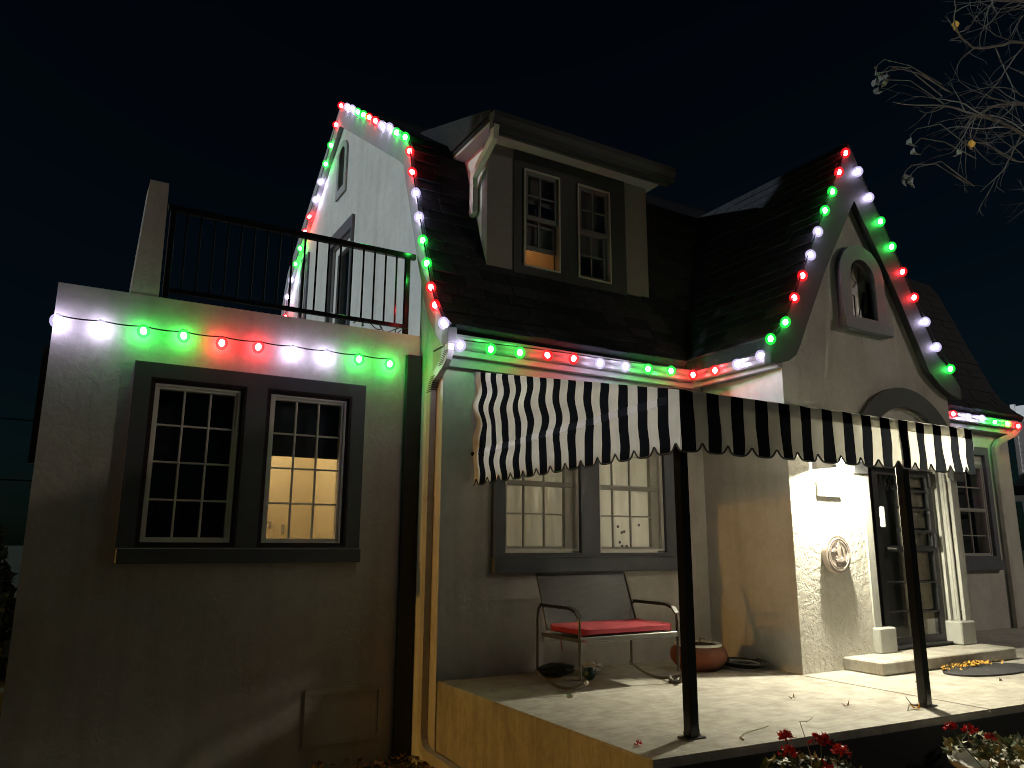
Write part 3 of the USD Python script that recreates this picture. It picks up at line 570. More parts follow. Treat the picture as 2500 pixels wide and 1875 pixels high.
# --- gutters and downpipes
gp = Polygon([(0.0, -0.04), (0.0, 0.075), (-0.12, 0.075), (-0.12, 0.052), (-0.105, 0.03), (-0.085, 0.01), (-0.085, -0.025), (-0.07, -0.04)])
def ogee(x): return affinity.translate(gp, 6.225, 3.715)
b = B(); b.ext(ogee(0), 'x', 2.965, 5.90); gut = obj('front_gutter', b, 'gutter', house)
b = B(); b.ext(rect(6.225, 3.62, 6.30, 3.84), 'x', 2.965, 6.1); b.ext(rect(6.30, 3.53, YM, 3.72), 'x', 2.965, 6.2); obj('frieze_board', b, 'rake', house)
b = B(); b.ext(affinity.translate(gp, 5.985, 3.715), 'y', 5.0, 6.11); obj('entrance_gutter', b, 'gutter', house)
b = B(); b.ext(rect(5.985, 3.63, 6.05, 3.85), 'y', 5.02, 6.3); obj('entrance_frieze', b, 'rake', house)
b = B(); b.ext(ogee(0), 'x', 8.95, 12.62); obj('right_gutter', b, 'gutter', house)
b = B(); b.ext(rect(6.225, 3.60, 6.36, 3.84), 'x', 8.9, 12.75); obj('right_frieze', b, 'rake', house)
pr = [(-0.03, -0.041), (0.03, -0.041), (0.03, 0.041), (-0.03, 0.041)]
b = B(); b.box(2.875, 6.10, 3.70, 2.97, 6.235, 3.85, 0.005); obj('gutter_end_box', b, 'gutter', house)
dpath = [(2.925, 6.17, 3.72), (2.925, 6.17, 3.64), (2.925, 6.20, 3.585), (2.925, 6.27, 3.53), (2.925, 6.46, 3.44), (2.925, 6.51, 3.40), (2.925, 6.535, 3.33), (2.925, 6.54, 3.2), (2.925, 6.55, 0.30), (2.925, 6.535, 0.22), (2.925, 6.49, 0.165), (2.925, 6.40, 0.135), (2.925, 5.6, 0.10)]
b = B(); b.sweep(dpath, pr, (1, 0, 0)); dpipe = obj('downpipe', b, 'downpipe', house, label='dented pale downpipe with crimped elbows')
b = B()
for k in range(8):   # crimps of the two elbows
    for (ya, za, yb, zb) in ((6.172, 3.635, 6.285, 3.525), (6.45, 3.445, 6.54, 3.31)):
        s_ = k / 7; y_ = ya + (yb - ya) * s_; z_ = za + (zb - za) * s_
        b.box(2.890, y_ - 0.043, z_ - 0.003, 2.960, y_ + 0.043, z_ + 0.003)
obj('pipe_crimp', b, 'slate_dark', dpipe)
b = B()
for z_ in (2.3, 1.05): b.box(2.888, 6.50, z_, 2.96, 6.59, z_ + 0.025)
obj('pipe_strap', b, 'downpipe', dpipe)
b = B(); b.sweep([(12.68, 6.16, 3.73), (12.68, 6.17, 3.66), (12.62, 6.20, 3.60), (12.34, 6.30, 3.47), (12.27, 6.315, 3.38), (12.27, 6.315, 3.2), (12.27, 6.315, 0.1)], pr, (0, 1, 0)); obj('downpipe', b, 'downpipe', house)

# --- shingles: courses on the steep front slope and on the left entrance slope; nearest ones singly, the rest joined
lowp = np.array([p for p in outer if p[0] < 7.45]); seg = np.linalg.norm(np.diff(lowp, axis=0), axis=1); cum = np.concatenate([[0], np.cumsum(seg)])
def on_low(s_): return np.array([np.interp(s_, cum, lowp[:, 0]), np.interp(s_, cum, lowp[:, 1])])
def shingle_mesh(corner, u, wdir, n, w, h, th):
    c = np.asarray(corner); q = [c + n * th, c + u * w + n * th, c + u * w + wdir * h + n * 0.004, c + wdir * h + n * 0.004, c, c + u * w, c + u * w + wdir * h - n * .004, c + wdir * h - n * .004]
    return np.array(q), np.array([[0, 1, 2], [0, 2, 3], [4, 5, 1], [4, 1, 0], [5, 6, 2], [5, 2, 1], [7, 4, 0], [7, 0, 3]])
cand = []
ex = 0.142
for k in range(int(cum[-1] / ex)):
    p0, p1 = on_low(k * ex), on_low(min(cum[-1], k * ex + ex + 0.06)); d_ = p1 - p0; h_ = np.linalg.norm(d_); d_ = d_ / h_
    x = 2.93 - rng.uniform(0, 0.3)
    while x < 12.85:
        w_ = rng.uniform(0.26, 0.36); xa = max(x, 2.925); xb = min(x + w_ - 0.006, 12.88); x += w_
        if xb - xa < 0.05: continue
        z_ = p0[1]; xm = (xa + xb) / 2
        if CX - np.interp(z_, [a[1] for a in half[::-1]], [a[0] for a in half[::-1]]) < xm < CX + 1.6 and True:
            if xm > CX - np.interp(z_, [a[1] for a in half[::-1]], [a[0] for a in half[::-1]]) + 0.25 and xm < CX + np.interp(z_, [a[1] for a in half[::-1]], [a[0] for a in half[::-1]]) - 0.25: continue
        if any(3.6 + dx < xm < 5.79 + dx for dx in (0,)) and 4.82 < z_ < 6.6: continue
        n_ = np.array([0, -d_[1], d_[0]])
        v, f = shingle_mesh((xa, p0[0], p0[1]), np.array([1.0, 0, 0]), np.array([0, d_[0], d_[1]]), n_, xb - xa, h_, 0.010 + rng.uniform(0, 0.014))
        cand.append((np.linalg.norm(v.mean(0) - CAM) + (3 if xm > 7.3 else 0), v, f, roof))
lp = np.array([(x, z + 0.025) for x, z in left[::-1]]); sg = np.linalg.norm(np.diff(lp, axis=0), axis=1); cm = np.concatenate([[0], np.cumsum(sg)])
for k in range(int(cm[-1] / ex)):
    a0 = np.array([np.interp(k * ex, cm, lp[:, 0]), np.interp(k * ex, cm, lp[:, 1])]); e_ = min(cm[-1], k * ex + ex + 0.05); a1 = np.array([np.interp(e_, cm, lp[:, 0]), np.interp(e_, cm, lp[:, 1])])
    d_ = (a1 - a0); h_ = np.linalg.norm(d_); d_ = d_ / h_; y = 4.98 - rng.uniform(0, 0.3); ymax = np.interp(a0[1], lowp[:, 1], lowp[:, 0]) + 0.25 + max(0, a0[1] - 6.4)
    while y < ymax:
        w_ = rng.uniform(0.26, 0.36); ya = max(y, 4.975); yb = min(y + w_ - 0.006, ymax); y += w_
        if yb - ya < 0.05: continue
        v, f = shingle_mesh((a0[0], yb, a0[1]), np.array([0, -1.0, 0]), np.array([d_[0], 0, d_[1]]), np.array([-d_[1], 0, d_[0]]), yb - ya, h_, 0.010 + rng.uniform(0, 0.014))
        cand.append((np.linalg.norm(v.mean(0) - CAM) + 0.8, v, f, proof))
cand.sort(key=lambda c: c[0])
for r_ in (roof, proof):
    mine = [c for c in cand if c[3] is r_]; rest = B()
    lim = 190 if r_ is roof else 95
    for i, (d_, v, f, _) in enumerate(mine):
        if i < lim: obj('shingle', (v, f), rng.choice(['shingle_a', 'shingle_b', 'shingle_c']), r_)
        else: rest.add(v, f)
    obj('shingle_field', rest, 'shingle_b', r_, kind='stuff')

# ------------------------------------------------------------------ balcony railing
rail = thing('balcony_railing', 'black metal railing on the parapet above the left wing', 'railing', (0, 0, 0))
yr = YW + 0.05
b = B(); b.box(0.525, yr - 0.025, 4.765, 2.885, yr + 0.025, 4.825, 0.006); obj('top_rail', b, 'black_metal', rail)
b = B(); b.box(0.55, yr - 0.02, 4.02, 2.80, yr + 0.02, 4.06, 0.005); obj('bottom_rail', b, 'black_metal', rail)
for x_ in (0.572, 2.80):
    b = B(); b.box(x_ - 0.025, yr - 0.025, 3.94, x_ + 0.025, yr + 0.025, 4.766, 0.004); obj('rail_post', b, 'black_metal', rail)
for k in range(18):
    x_ = 0.69 + k * 0.1172
    b = B(); b.box(x_ - 0.0085, yr - 0.0085, 4.058, x_ + 0.0085, yr + 0.0085, 4.768, 0.003); obj('baluster', b, 'black_metal', rail)
wr = thing('loose_cable', 'tangled black cable lying on the parapet below the railing', 'cable', (2.5, YW + 0.02, 3.955))
b = B(); tt = np.linspace(0, 1, 60); b.tube(np.stack([-0.25 + 0.55 * tt + 0.05 * np.sin(19 * tt), 0.02 * np.sin(23 * tt), 0.035 + 0.03 * np.sin(26 * tt) + 0.012 * np.sin(47 * tt)], 1), 0.005, 6); obj('cable', b, 'wire', wr)

# ------------------------------------------------------------------ awning
awn = thing('awning', 'black and white striped porch awning with scalloped valance on black posts', 'awning')
def notch(t):
    d = np.abs(((t + 0.5) % 1.0) - 0.5); return 0.060 * np.exp(-(d / 0.13) ** 1.5)
def fabric(n_u, n_v, pos, uvs):
    U, Vv = np.meshgrid(np.linspace(0, 1, n_u), np.linspace(0, 1, n_v), indexing='ij')
    p = pos(U, Vv).reshape(-1, 3); uv = uvs(U, Vv).reshape(-1, 2); f = []
    for i in range(n_u - 1):
        for j in range(n_v - 1):
            a = i * n_v + j; f += [[a, a + n_v, a + n_v + 1], [a, a + n_v + 1, a + 1]]
    return trimesh.Trimesh(p, f, process=False), uv
PS, NS = 0.199, 13.5          # stripe pairs on the side
SL = PS * NS
A0, A1 = np.array([3.285, 6.335]), np.array([3.342, 3.60])
def side_pos(U, Vv):
    y = A0[1] + (A1[1] - A0[1]) * U; x = A0[0] + (A1[0] - A0[0]) * U
    zt = 3.515 + (2.874 - 3.515) * U; zb = 2.425 + (2.475 - 2.425) * U + notch(U * NS - 0.25)
    z = zb + (zt - zb) * Vv
    fade = np.clip(1.15 - 0.9 * U, 0.18, 1) * np.sin(np.pi * np.clip(Vv, 0, 1)) ** 0.6
    w = (np.sin(2 * np.pi * z / 0.42 + 6.3 * U + 0.8 + 1.4 * np.sin(9 * U)) * 0.019 + np.sin(2 * np.pi * z / 0.27 + 7 * U) * 0.010 + np.sin(2 * np.pi * U * 5.2 + z * 2.0) * 0.008) * fade
    return np.stack([x + w, y, z], -1)
m_, uv_ = fabric(300, 40, side_pos, lambda U, Vv: np.stack([U * NS + 0.0, Vv], -1))
obj('side_panel', m_, 'awning', awn, smooth=True, uv=uv_)
def rod_shade_pos(U, Vv):
    y = A0[1] + (A1[1] - A0[1]) * U; zt = 3.515 + (2.874 - 3.515) * U; zb = 2.425 + 0.05 * U + notch(U * NS - 0.25)
    zr = 2.725 + (2.825 - 2.725) * U - 0.028 + 0.056 * Vv
    return side_pos(U, (zr - zb) / (zt - zb)) + np.array([-0.004, 0, 0])
m_, uv_ = fabric(300, 4, lambda U, Vv: rod_shade_pos(0.03 + 0.93 * U, Vv), lambda U, Vv: np.stack([(0.03 + 0.93 * U) * NS, Vv], -1)); obj('rod_shade_band', m_, 'rod_shade', awn, smooth=True, uv=uv_)  # band painted with the shade of the rod behind the cloth
e = side_pos(np.linspace(0, 1, 300)[:, None], np.zeros((300, 1)))[:, 0]
b = B(); b.tube(e, 0.0065, 6); obj('side_binding', b, 'wire', awn)
NF = 14.5; FX0, FX1 = 3.342, 6.657; FY = 3.596
def front_pos(U, Vv):
    x = FX0 + (FX1 - FX0) * U; zt = 2.874; zb = 2.478 + 0.012 * U + notch(U * NF - 0.75)
    z = zb + (zt - zb) * Vv
    w = (np.sin(x * 9 + 1) * 0.010 + np.sin(x * 23 + z * 9) * 0.006 + np.sin(2 * np.pi * z / 0.35 + x * 3) * 0.012 * (np.clip((x - 5.9) / 0.8, 0.25, 1))) * (1 - Vv * 0.75)
    return np.stack([x + np.sin(2 * np.pi * z / 0.3 + x * 6) * 0.007 * np.clip((x - 6.0) / 0.6, 0.2, 1), FY - w, z], -1)
m_, uv_ = fabric(320, 18, front_pos, lambda U, Vv: np.stack([U * NF + 0.5, Vv], -1))
obj('front_valance', m_, 'awning', awn, smooth=True, uv=uv_)
m_, uv_ = fabric(160, 3, lambda U, Vv: np.stack([FX0 + (FX1 - FX0) * U, 3.606 + 0 * U, 2.79 + 0.082 * Vv], -1), lambda U, Vv: np.stack([U * NF + 0.5, Vv], -1)); obj('valance_hem', m_, 'awning', awn, smooth=True, uv=uv_)
e = front_pos(np.linspace(0, 1, 320)[:, None], np.zeros((320, 1)))[:, 0]
b = B(); b.tube(e, 0.0065, 6); obj('front_binding', b, 'wire', awn)
def roof_pos(U, Vv):
    x = FX0 + (FX1 - FX0) * U; yb = np.where(x > 6.04, 5.036, 6.345); yt = FY + (yb - FY) * Vv
    x2 = x + (3.285 - 3.342) * Vv * (1 - U)
    return np.stack([x2, yt, 2.877 + (yt - FY) * 0.2345 - 0.012 * np.sin(np.pi * Vv)], -1)
m_, uv_ = fabric(160, 12, roof_pos, lambda U, Vv: np.stack([U * NF + 0.5, Vv], -1))
obj('canopy', m_, 'canopy', awn, smooth=True, uv=uv_)
def rs_pos(U, Vv):
    y = 5.02 + (3.60 - 5.02) * U; zt = 2.877 + (y - FY) * 0.2345; zb = 2.70 + notch(U * 6.5)
    return np.stack([6.66 + 0 * U + 0.01 * np.sin(9 * U), y, zb + (zt - zb) * Vv], -1)
m_, uv_ = fabric(120, 8, rs_pos, lambda U, Vv: np.stack([U * 6.5, Vv], -1)); obj('right_side_panel', m_, 'canopy', awn, smooth=True, uv=uv_)
b = B()
b.tube([(3.355, 6.34, 2.735), (3.41, 3.64, 2.82)], 0.013, 8); b.tube([(3.35, 6.34, 3.49), (3.40, 3.63, 2.845)], 0.013, 8); b.tube([(3.365, 3.63, 2.855), (6.64, 3.63, 2.855)], 0.013, 8)
b.tube([(6.63, 5.02, 2.83), (6.63, 3.64, 2.82)], 0.013, 8); b.tube([(5.5, 3.64, 2.85), (5.5, 5.9, 3.36)], 0.012, 8); b.tube([(3.29, 6.34, 3.50), (6.05, 6.34, 3.50)], 0.013, 8)
b.tube([(3.27, 6.35, 2.72), (3.31, 6.30, 2.735)], 0.02, 8)
obj('awning_frame', b, 'black_metal', awn)
b = B(); b.box(6.045, 4.975, 3.180, 6.665, 5.0425, 3.236, 0.003); obj('light_seal_strip', b, 'black_metal', awn)  # added hidden strip blocking lamp light that leaks onto the gable
for (px, py) in ((3.515, 3.80), (5.722, 3.665)):
    b = B(); b.box(px - 0.035, py - 0.035, PZ + 0.010, px + 0.035, py + 0.035, 2.85, 0.005); post = obj('post', b, 'black_metal', awn)
    b = B(); b.box(px - 0.075, py - 0.05, PZ + 0.001, px + 0.075, py + 0.05, PZ + 0.010, 0.002); obj('base_plate', b, 'iron', post)
    for (ax, ay) in ((-0.06, 0.0), (0.06, 0.0)):
        b = B(); b.tube([(px + ax, py + ay, PZ + 0.009), (px + ax, py + ay, PZ + 0.045)], 0.006, 8); b.tube([(px + ax, py + ay, PZ + 0.010), (px + ax, py + ay, PZ + 0.019)], 0.011, 6); obj('anchor_bolt', b, 'iron', post)

# ------------------------------------------------------------------ wall fittings by the door
lamp = thing('porch_lamp', 'glaring bare porch lamp on a wall bracket just under the awning edge', 'lamp', (6.60, YP, 2.74))
LX, LY = -0.045, -0.17
b = B(); b.box(-0.222, -0.30, -0.108, -0.215, -0.012, 0.02); obj('added_side_shield', b, 'gutter', lamp)  # added plate that keeps the bulb's light off the left wing
b = B(); b.lathe([(0, 0.085), (0.04, 0.075), (0.045, 0.06), (0, 0.06)], (LX, LY, 0), 20); obj('cap', b, 'gutter', lamp)
b = B(); b.tube([(LX, 0.0, 0.05), (LX, LY, 0.05)], 0.012, 8); b.box(LX - 0.06, -0.02, 0.0, LX + 0.06, 0.0, 0.10, 0.004); b.box(-0.222, -0.03, 0.0, LX - 0.05, -0.016, 0.02); b.tube([(LX, LY, 0.075), (LX, LY, 0.02)], 0.022, 12); obj('bracket', b, 'gutter', lamp)
t = trimesh.creation.icosphere(3, 0.04); t.apply_scale([1, 1, 1.2]); t.apply_translation([LX, LY, -0.02]); obj('bulb', t, 'porch_bulb', lamp, smooth=True)
pl = thing('number_plaque', 'small blank pale rectangular plaque on the lit stucco above the medallion', 'plaque', (6.60, YP, 2.46))
b = B(); b.box(-0.16, -0.028, -0.085, 0.175, -0.004, 0.085, 0.005); obj('plate', b, 'vinyl', pl)
md = thing('stone_medallion', 'round carved stone medallion with a leaf emblem on the rough stucco', 'medallion', (6.62, YP - 0.012, 1.815))
b = B(); b.ext(Point(0, 0).buffer(0.186, 48), 'y', -0.045, 0.0); obj('disc', b, 'stone', md)
b = B()
for r0, r1, d in ((0.186, 0.172, 0.052), (0.158, 0.146, 0.058), (0.135, 0.124, 0.056)):
    b.ext(Point(0, 0).buffer(r0 - 0.001, 40).difference(Point(0, 0).buffer(r1, 40)), 'y', -d, -0.044)
obj('ring_moulding', b, 'stone', md)
leafp = Polygon([(0, 0.125), (0.03, 0.07), (0.028, 0.01), (0.012, -0.04), (-0.012, -0.04), (-0.028, 0.01), (-0.03, 0.07)])
lw = Polygon(arc(-0.055, 0.0, 0.055, 150, -60, 14) + arc(-0.05, 0.0, 0.03, -60, 130, 12)).buffer(0)
rw = Polygon([(0.03, 0.10), (0.085, 0.05), (0.10, -0.02), (0.075, -0.03), (0.06, 0.03)])
bs = Polygon([(-0.05, -0.05), (0.09, -0.03), (0.095, -0.05), (0.02, -0.075), (-0.045, -0.07)])
ft = Polygon([(-0.03, -0.08), (0.03, -0.08), (0.02, -0.105), (0, -0.122), (-0.02, -0.105)])
b = B()
for p_, d in ((leafp, 0.060), (lw, 0.057), (rw, 0.057), (bs, 0.062), (ft, 0.056)): b.ext(p_, 'y', -d, -0.044)
obj('carved_emblem', b, 'stone', md)

# ------------------------------------------------------------------ bench
bn = thing('porch_bench', 'dark mesh-backed metal rocking bench with red cushion below the porch window', 'bench', (0, 0, 0))
BX0, BX1, BYF, BYB = 3.715, 4.755, 5.27, 5.91
arm_z, seat_z = 1.375, 1.16
for xs in (BX0, BX1):
    fr = [(xs, BYB, 0.80)] + [(xs, BYB, z) for z in (1.0, 1.25)] + [(xs, BYB - 0.02, arm_z - 0.03), (xs, BYB - 0.06, arm_z), (xs, BYF + 0.14, arm_z), (xs, BYF + 0.05, arm_z - 0.025), (xs, BYF + 0.01, arm_z - 0.075), (xs, BYF, arm_z - 0.13), (xs, BYF, 0.83)]
    b = B(); b.tube(fr, 0.0115, 8); obj('leg_frame', b, 'dark_steel', bn)
    b = B()
    top = [(BYF + 0.24, arm_z + 0.013), (BYF + 0.14, arm_z + 0.013), (BYF + 0.045, arm_z - 0.010), (BYF - 0.005, arm_z - 0.062)]
    b.sweep([(xs, y, z) for y, z in top], [(-0.022, -0.004), (0.022, -0.004), (0.022, 0.004), (-0.022, 0.004)], (1, 0, 0)); b.box(xs - 0.02, BYF + 0.2, arm_z + 0.008, xs + 0.02, BYB - 0.06, arm_z + 0.018, 0.003)
    obj('armrest', b, 'dark_steel', bn)
    th = np.linspace(-1, 1, 15); ym = (BYF + BYB) / 2 - 0.03
    b = B(); b.tube([(xs, ym + 0.37 * k, PZ + 0.012 + 0.085 * k * k) for k in th], 0.0125, 8); obj('rocker_runner', b, 'steel', bn)
    t = trimesh.creation.icosphere(1, 0.018); t.apply_translation([xs, ym - 0.375, PZ + 0.10]); obj('end_cap', t, 'pale_plastic', bn)
b = B()
b.box(BX0 + 0.0, BYF - 0.012, seat_z - 0.045, BX1, BYF + 0.018, seat_z, 0.004); b.box(BX0, BYB - 0.10, seat_z - 0.085, BX1, BYB - 0.08, seat_z - 0.045, 0.003)
b.box(BX0 - 0.008, BYF, seat_z - 0.04, BX0 + 0.012, BYB - 0.08, seat_z - 0.01); b.box(BX1 - 0.012, BYF, seat_z - 0.04, BX1 + 0.008, BYB - 0.08, seat_z - 0.01)
b.box(BX0 + 0.01, BYF + 0.02, seat_z - 0.03, BX1 - 0.01, BYB - 0.09, seat_z - 0.022)
obj('seat_frame', b, 'steel', bn)
# back: rails and woven mesh, leaning back
bk0, bk1 = np.array([BYB - 0.12, 1.17]), np.array([BYB + 0.06, 1.632])
bx0, bx1 = BX0 + 0.03, BX1 - 0.02
b = B(); b.tube([(bx0, *bk0), (bx0, *bk1), (bx1, *bk1), (bx1, *bk0)], 0.011, 8); b.box(bx0, bk1[0] - 0.012, bk1[1] - 0.012, bx1, bk1[0] + 0.012, bk1[1] + 0.012, 0.004); obj('back_frame', b, 'iron', bn)
dirb = (bk1 - bk0); Lb = np.linalg.norm(dirb); dirb /= Lb
mm = B(); pitch = 0.0165
Wb = bx1 - bx0
def bp(a, s_): q = bk0 + dirb * s_; return (bx0 + a, q[0] - 0.002, q[1])
def strip(a0, s0, a1, s1, w_=0.0078):
    d = np.array([a1 - a0, s1 - s0]); L_ = np.linalg.norm(d)
    if L_ < 1e-4: return
    n_ = np.array([-d[1], d[0]]) / L_ * w_ / 2
    mm.add([bp(a0 - n_[0], s0 - n_[1]), bp(a1 - n_[0], s1 - n_[1]), bp(a1 + n_[0], s1 + n_[1]), bp(a0 + n_[0], s0 + n_[1])], [[0, 1, 2], [0, 2, 3]])
for sg_ in (1, -1):
    k = -Lb
    while k < Wb + Lb:
        a0, a1 = (k, k + Lb) if sg_ > 0 else (k + Lb, k)
        s0, s1 = 0.0, Lb
        pts = []
        for a_ in (0.0, Wb):   # clip against the frame sides
            pass
        def at(a_): return s0 + (a_ - a0) / (a1 - a0) * (s1 - s0)
        lo, hi = max(min(a0, a1), 0.0), min(max(a0, a1), Wb)
        if hi - lo > 0.004: strip(lo, at(lo), hi, at(hi))
        k += pitch
obj('back_mesh', mm, 'iron', bn)
# cushion
t = trimesh.creation.box([1, 1, 1]); t = t.subdivide().subdivide().subdivide().subdivide()
v = np.array(t.vertices) * 2
sx, sy, sz = (BX1 - BX0 - 0.03) / 2, 0.255, 0.034
r_ = np.maximum(np.abs(v[:, 0]) ** 10 + np.abs(v[:, 1]) ** 8, 1) ** (1 / 9)
v[:, 0] /= np.maximum(r_, 1); v[:, 1] /= np.maximum(r_, 1)
edge = np.clip(np.minimum((1 - np.abs(v[:, 0])) * sx / 0.06, (1 - np.abs(v[:, 1])) * sy / 0.06), 0, 1)
zz = v[:, 2] * sz * (0.55 + 0.45 * np.sqrt(edge)) + (meshkit.fbm(np.stack([v[:, 0] * 3, v[:, 1] * 2, v[:, 2]], 1), 3) - 0.5) * 0.016
cv = np.stack([(BX0 + BX1) / 2 + 0.0 + v[:, 0] * sx, BYF + 0.255 + v[:, 1] * sy, seat_z + 0.037 + zz], 1)
cush = thing('bench_cushion', 'long faded red seat cushion lying on the metal bench', 'cushion')
obj('pad', trimesh.Trimesh(cv, t.faces, process=False), 'red', cush, smooth=True)
b = B(); b.tube([(BX0 + 0.01, BYF + 0.25, seat_z + 0.01), (BX0 - 0.012, BYF + 0.25, seat_z - 0.05), (BX0 - 0.01, BYF + 0.24, seat_z - 0.12)], 0.004, 6); b.tube([(BX0 + 0.02, BYF + 0.01, seat_z + 0.01), (BX0 + 0.03, BYF - 0.02, seat_z - 0.03), (BX0 + 0.06, BYF - 0.02, seat_z - 0.035)], 0.005, 6); obj('tie_cord', b, 'red', cush)

# ------------------------------------------------------------------ things on the porch floor
pot = thing('terracotta_planter', 'squat terracotta bowl planter on the porch behind the bench, pale rim', 'planter', (5.44, 5.74, PZ))
b = B(); b.lathe([(0, 0.002), (0.16, 0.0), (0.22, 0.04), (0.262, 0.09), (0.272, 0.14), (0.258, 0.19), (0.222, 0.222), (0.20, 0.228), (0.20, 0.21), (0, 0.205)], (0, 0, 0), 40); obj('bowl', b, 'terracotta', pot, smooth=40)
b = B(); b.lathe([(0.185, 0.222), (0.222, 0.222), (0.224, 0.242), (0.185, 0.242), (0.185, 0.222)], (0, 0, 0), 40); obj('rim', b, 'white_pot', pot, smooth=40)
b = B(); b.lathe([(0, 0.232), (0.186, 0.230)], (0, 0, 0), 24); obj('soil', b, 'soil', pot)
b = B(); b.tube([(0.0, 0, 0.23), (0.05, 0.02, 0.28), (0.12, 0.03, 0.265)], [0.008, 0.006, 0.003], 6); obj('dead_stem', b, 'bark', pot)
hs = thing('porch_clutter', 'dark coiled hose lying on the porch between planter and entrance wall', 'clutter', (5.88, 5.62, PZ))  # coil stands in for unidentified dark clutter with pale rods
b = B(); tt = np.linspace(0, 5 * 2 * np.pi, 160); b.tube(np.stack([(0.10 + 0.0035 * tt) * np.cos(tt), (0.16 + 0.004 * tt) * np.sin(tt), 0.015 + 0.010 * (tt / 6.28)], 1), 0.011, 7); obj('clutter_coil', b, 'wire', hs)
b = B(); b.tube([(-0.12, 0.03, 0.075), (0.0, -0.12, 0.075), (0.02, -0.21, 0.06)], 0.009, 7); obj('pale_rod', b, 'pale_plastic', hs)
sh = thing('dark_bag', 'crumpled dark bag under the bench near its left legs', 'bag', (4.0, 6.05, PZ))
t = trimesh.creation.icosphere(3, 1.0); v = np.array(t.vertices); v *= (0.75 + 0.5 * meshkit.fbm(v * 2.2 + 5, 4))[:, None]; v *= [0.20, 0.10, 0.06]; v[:, 2] -= v[:, 2].min(); obj('bag', trimesh.Trimesh(v, t.faces, process=False), 'black_metal', sh, smooth=True)
sh = thing('plastic_wrap', 'crumpled pale plastic wrap under the middle of the bench', 'wrapper', (4.38, 6.02, PZ))
t = trimesh.creation.icosphere(3, 1.0); v = np.array(t.vertices); v *= (0.6 + 0.8 * meshkit.fbm(v * 3 + 9, 4))[:, None]; v *= [0.11, 0.07, 0.055]; v[:, 2] -= v[:, 2].min(); obj('wrap', trimesh.Trimesh(v, t.faces, process=False), 'pale_plastic', sh)
sh = thing('teal_ball', 'dark teal ball half hidden behind the bench front leg', 'ball', (4.16, 5.76, PZ))
b = B(); t = trimesh.creation.icosphere(3, 0.055); t.apply_translation([0, 0, 0.055]); b.tm(t); obj('ball', b, 'teal', sh, smooth=True)
mt = thing('door_mat', 'dark oval rubber mat strewn with leaves in front of the step', 'mat', (7.86, 4.36, PZ))
b = B(); b.ext(affinity.scale(Point(0, 0).buffer(1, 32), 0.62, 0.25), 'z', 0.002, 0.016); obj('mat', b, 'rubber', mt)
def leaf_mesh(size, curl=0.3, jag=5):
    a = np.linspace(0, 2 * np.pi, 13)[:-1]; r = 1 + 0.25 * np.cos(a * jag)
    x = r * np.cos(a) * size; y = r * np.sin(a) * size * 0.62
    v = np.vstack([[0, 0, 0], np.stack([x, y, curl * (x ** 2 - 0.6 * y ** 2) / size + 0.15 * size * np.sin(3 * a)], 1)])
    return v, np.array([[0, 1 + i, 1 + (i + 1) % 12] for i in range(12)])
def rot(rx, ry, rz):
    return trimesh.transformations.euler_matrix(rx, ry, rz)[:3, :3]
on_mat = B()
fl = thing('leaf_litter', 'yellow fallen leaves heaped along the back of the dark mat', 'leaves', (7.86, 4.36, PZ + 0.018), kind='stuff')
for k in range(90):
    v, f = leaf_mesh(rng.uniform(0.012, 0.026)); a = rng.normal(0, 1); x_, y_ = np.clip(rng.normal(-0.08, 0.26), -0.55, 0.5), 0.20 - abs(rng.normal(0, 0.05)) - 0.3 * 0
    y_ = min(y_, 0.25 * math.sqrt(max(0, 1 - (x_ / 0.62) ** 2)) - 0.01)
    on_mat.add(v @ rot(rng.normal(0, .4), rng.normal(0, .4), rng.uniform(0, 6.3)).T + [x_, y_, 0.012 + rng.uniform(0, 0.02)], f)
obj('leaves', on_mat, 'yellow_leaf', fl)
for k, (x_, y_, s_, m_, lab) in enumerate(((3.13, 3.83, 0.03, 'petal', 'scatter of red petals on the concrete left of the front post'), (5.16, 3.92, 0.028, 'brown_leaf', 'curled brown leaf lying mid porch nearest the slab edge'),
        (5.05, 4.32, 0.024, 'brown_leaf', 'small brown leaf on the concrete in front of the entrance wall'), (5.55, 3.62, 0.035, 'yellow_leaf', 'pale dry leaf at the foot of the right awning post'),
        (4.72, 5.30, 0.05, 'dry_leaf', 'dry leaf cluster on the shadow edge at the right bench foot'), 
        (6.55, 4.25, 0.022, 'brown_leaf', 'small brown leaf on the concrete just left of the step'), (7.3, 3.95, 0.022, 'brown_leaf', 'brown leaf on the slab between second post and mat'))):
    lf = thing('fallen_leaf', lab, 'leaf', (x_, y_, PZ + 0.006))
    b = B()
    for j in range(4 if m_ in ('petal', 'dry_leaf') else 1):
        v, f = leaf_mesh(s_ * (0.5 if m_ == 'petal' else 1), 0.8); o_ = [0, 0, 0] if j == 0 else [rng.normal(0, 0.03), rng.normal(0, 0.015), 0]
        b.add(v @ rot(rng.normal(0, .25), rng.normal(0, .25), rng.uniform(0, 6.3)).T + o_ + np.array([0, 0, 0.006]), f)
    if m_ == 'brown_leaf': b.tube([(s_ * .8, 0, 0.006), (s_ * 2.2, 0.012, 0.004)], 0.0018, 5)
    obj('blade', b, m_, lf)
tw = thing('dry_twig', 'long pale curved twig lying near the slab edge right of the front post', 'twig', (3.75, 3.72, PZ))
b = B(); tt = np.linspace(0, 1, 14); b.tube(np.stack([0.42 * tt, -0.12 + 0.20 * np.sqrt(tt) - 0.02 * tt, 0.006 + 0.004 * np.sin(6 * tt)], 1), np.linspace(0.005, 0.0025, 14), 6); obj('stem', b, 'pale_twig', tw)
tw = thing('dry_twig', 'short forked twig lying against the right awning post foot', 'twig', (5.50, 3.66, PZ))
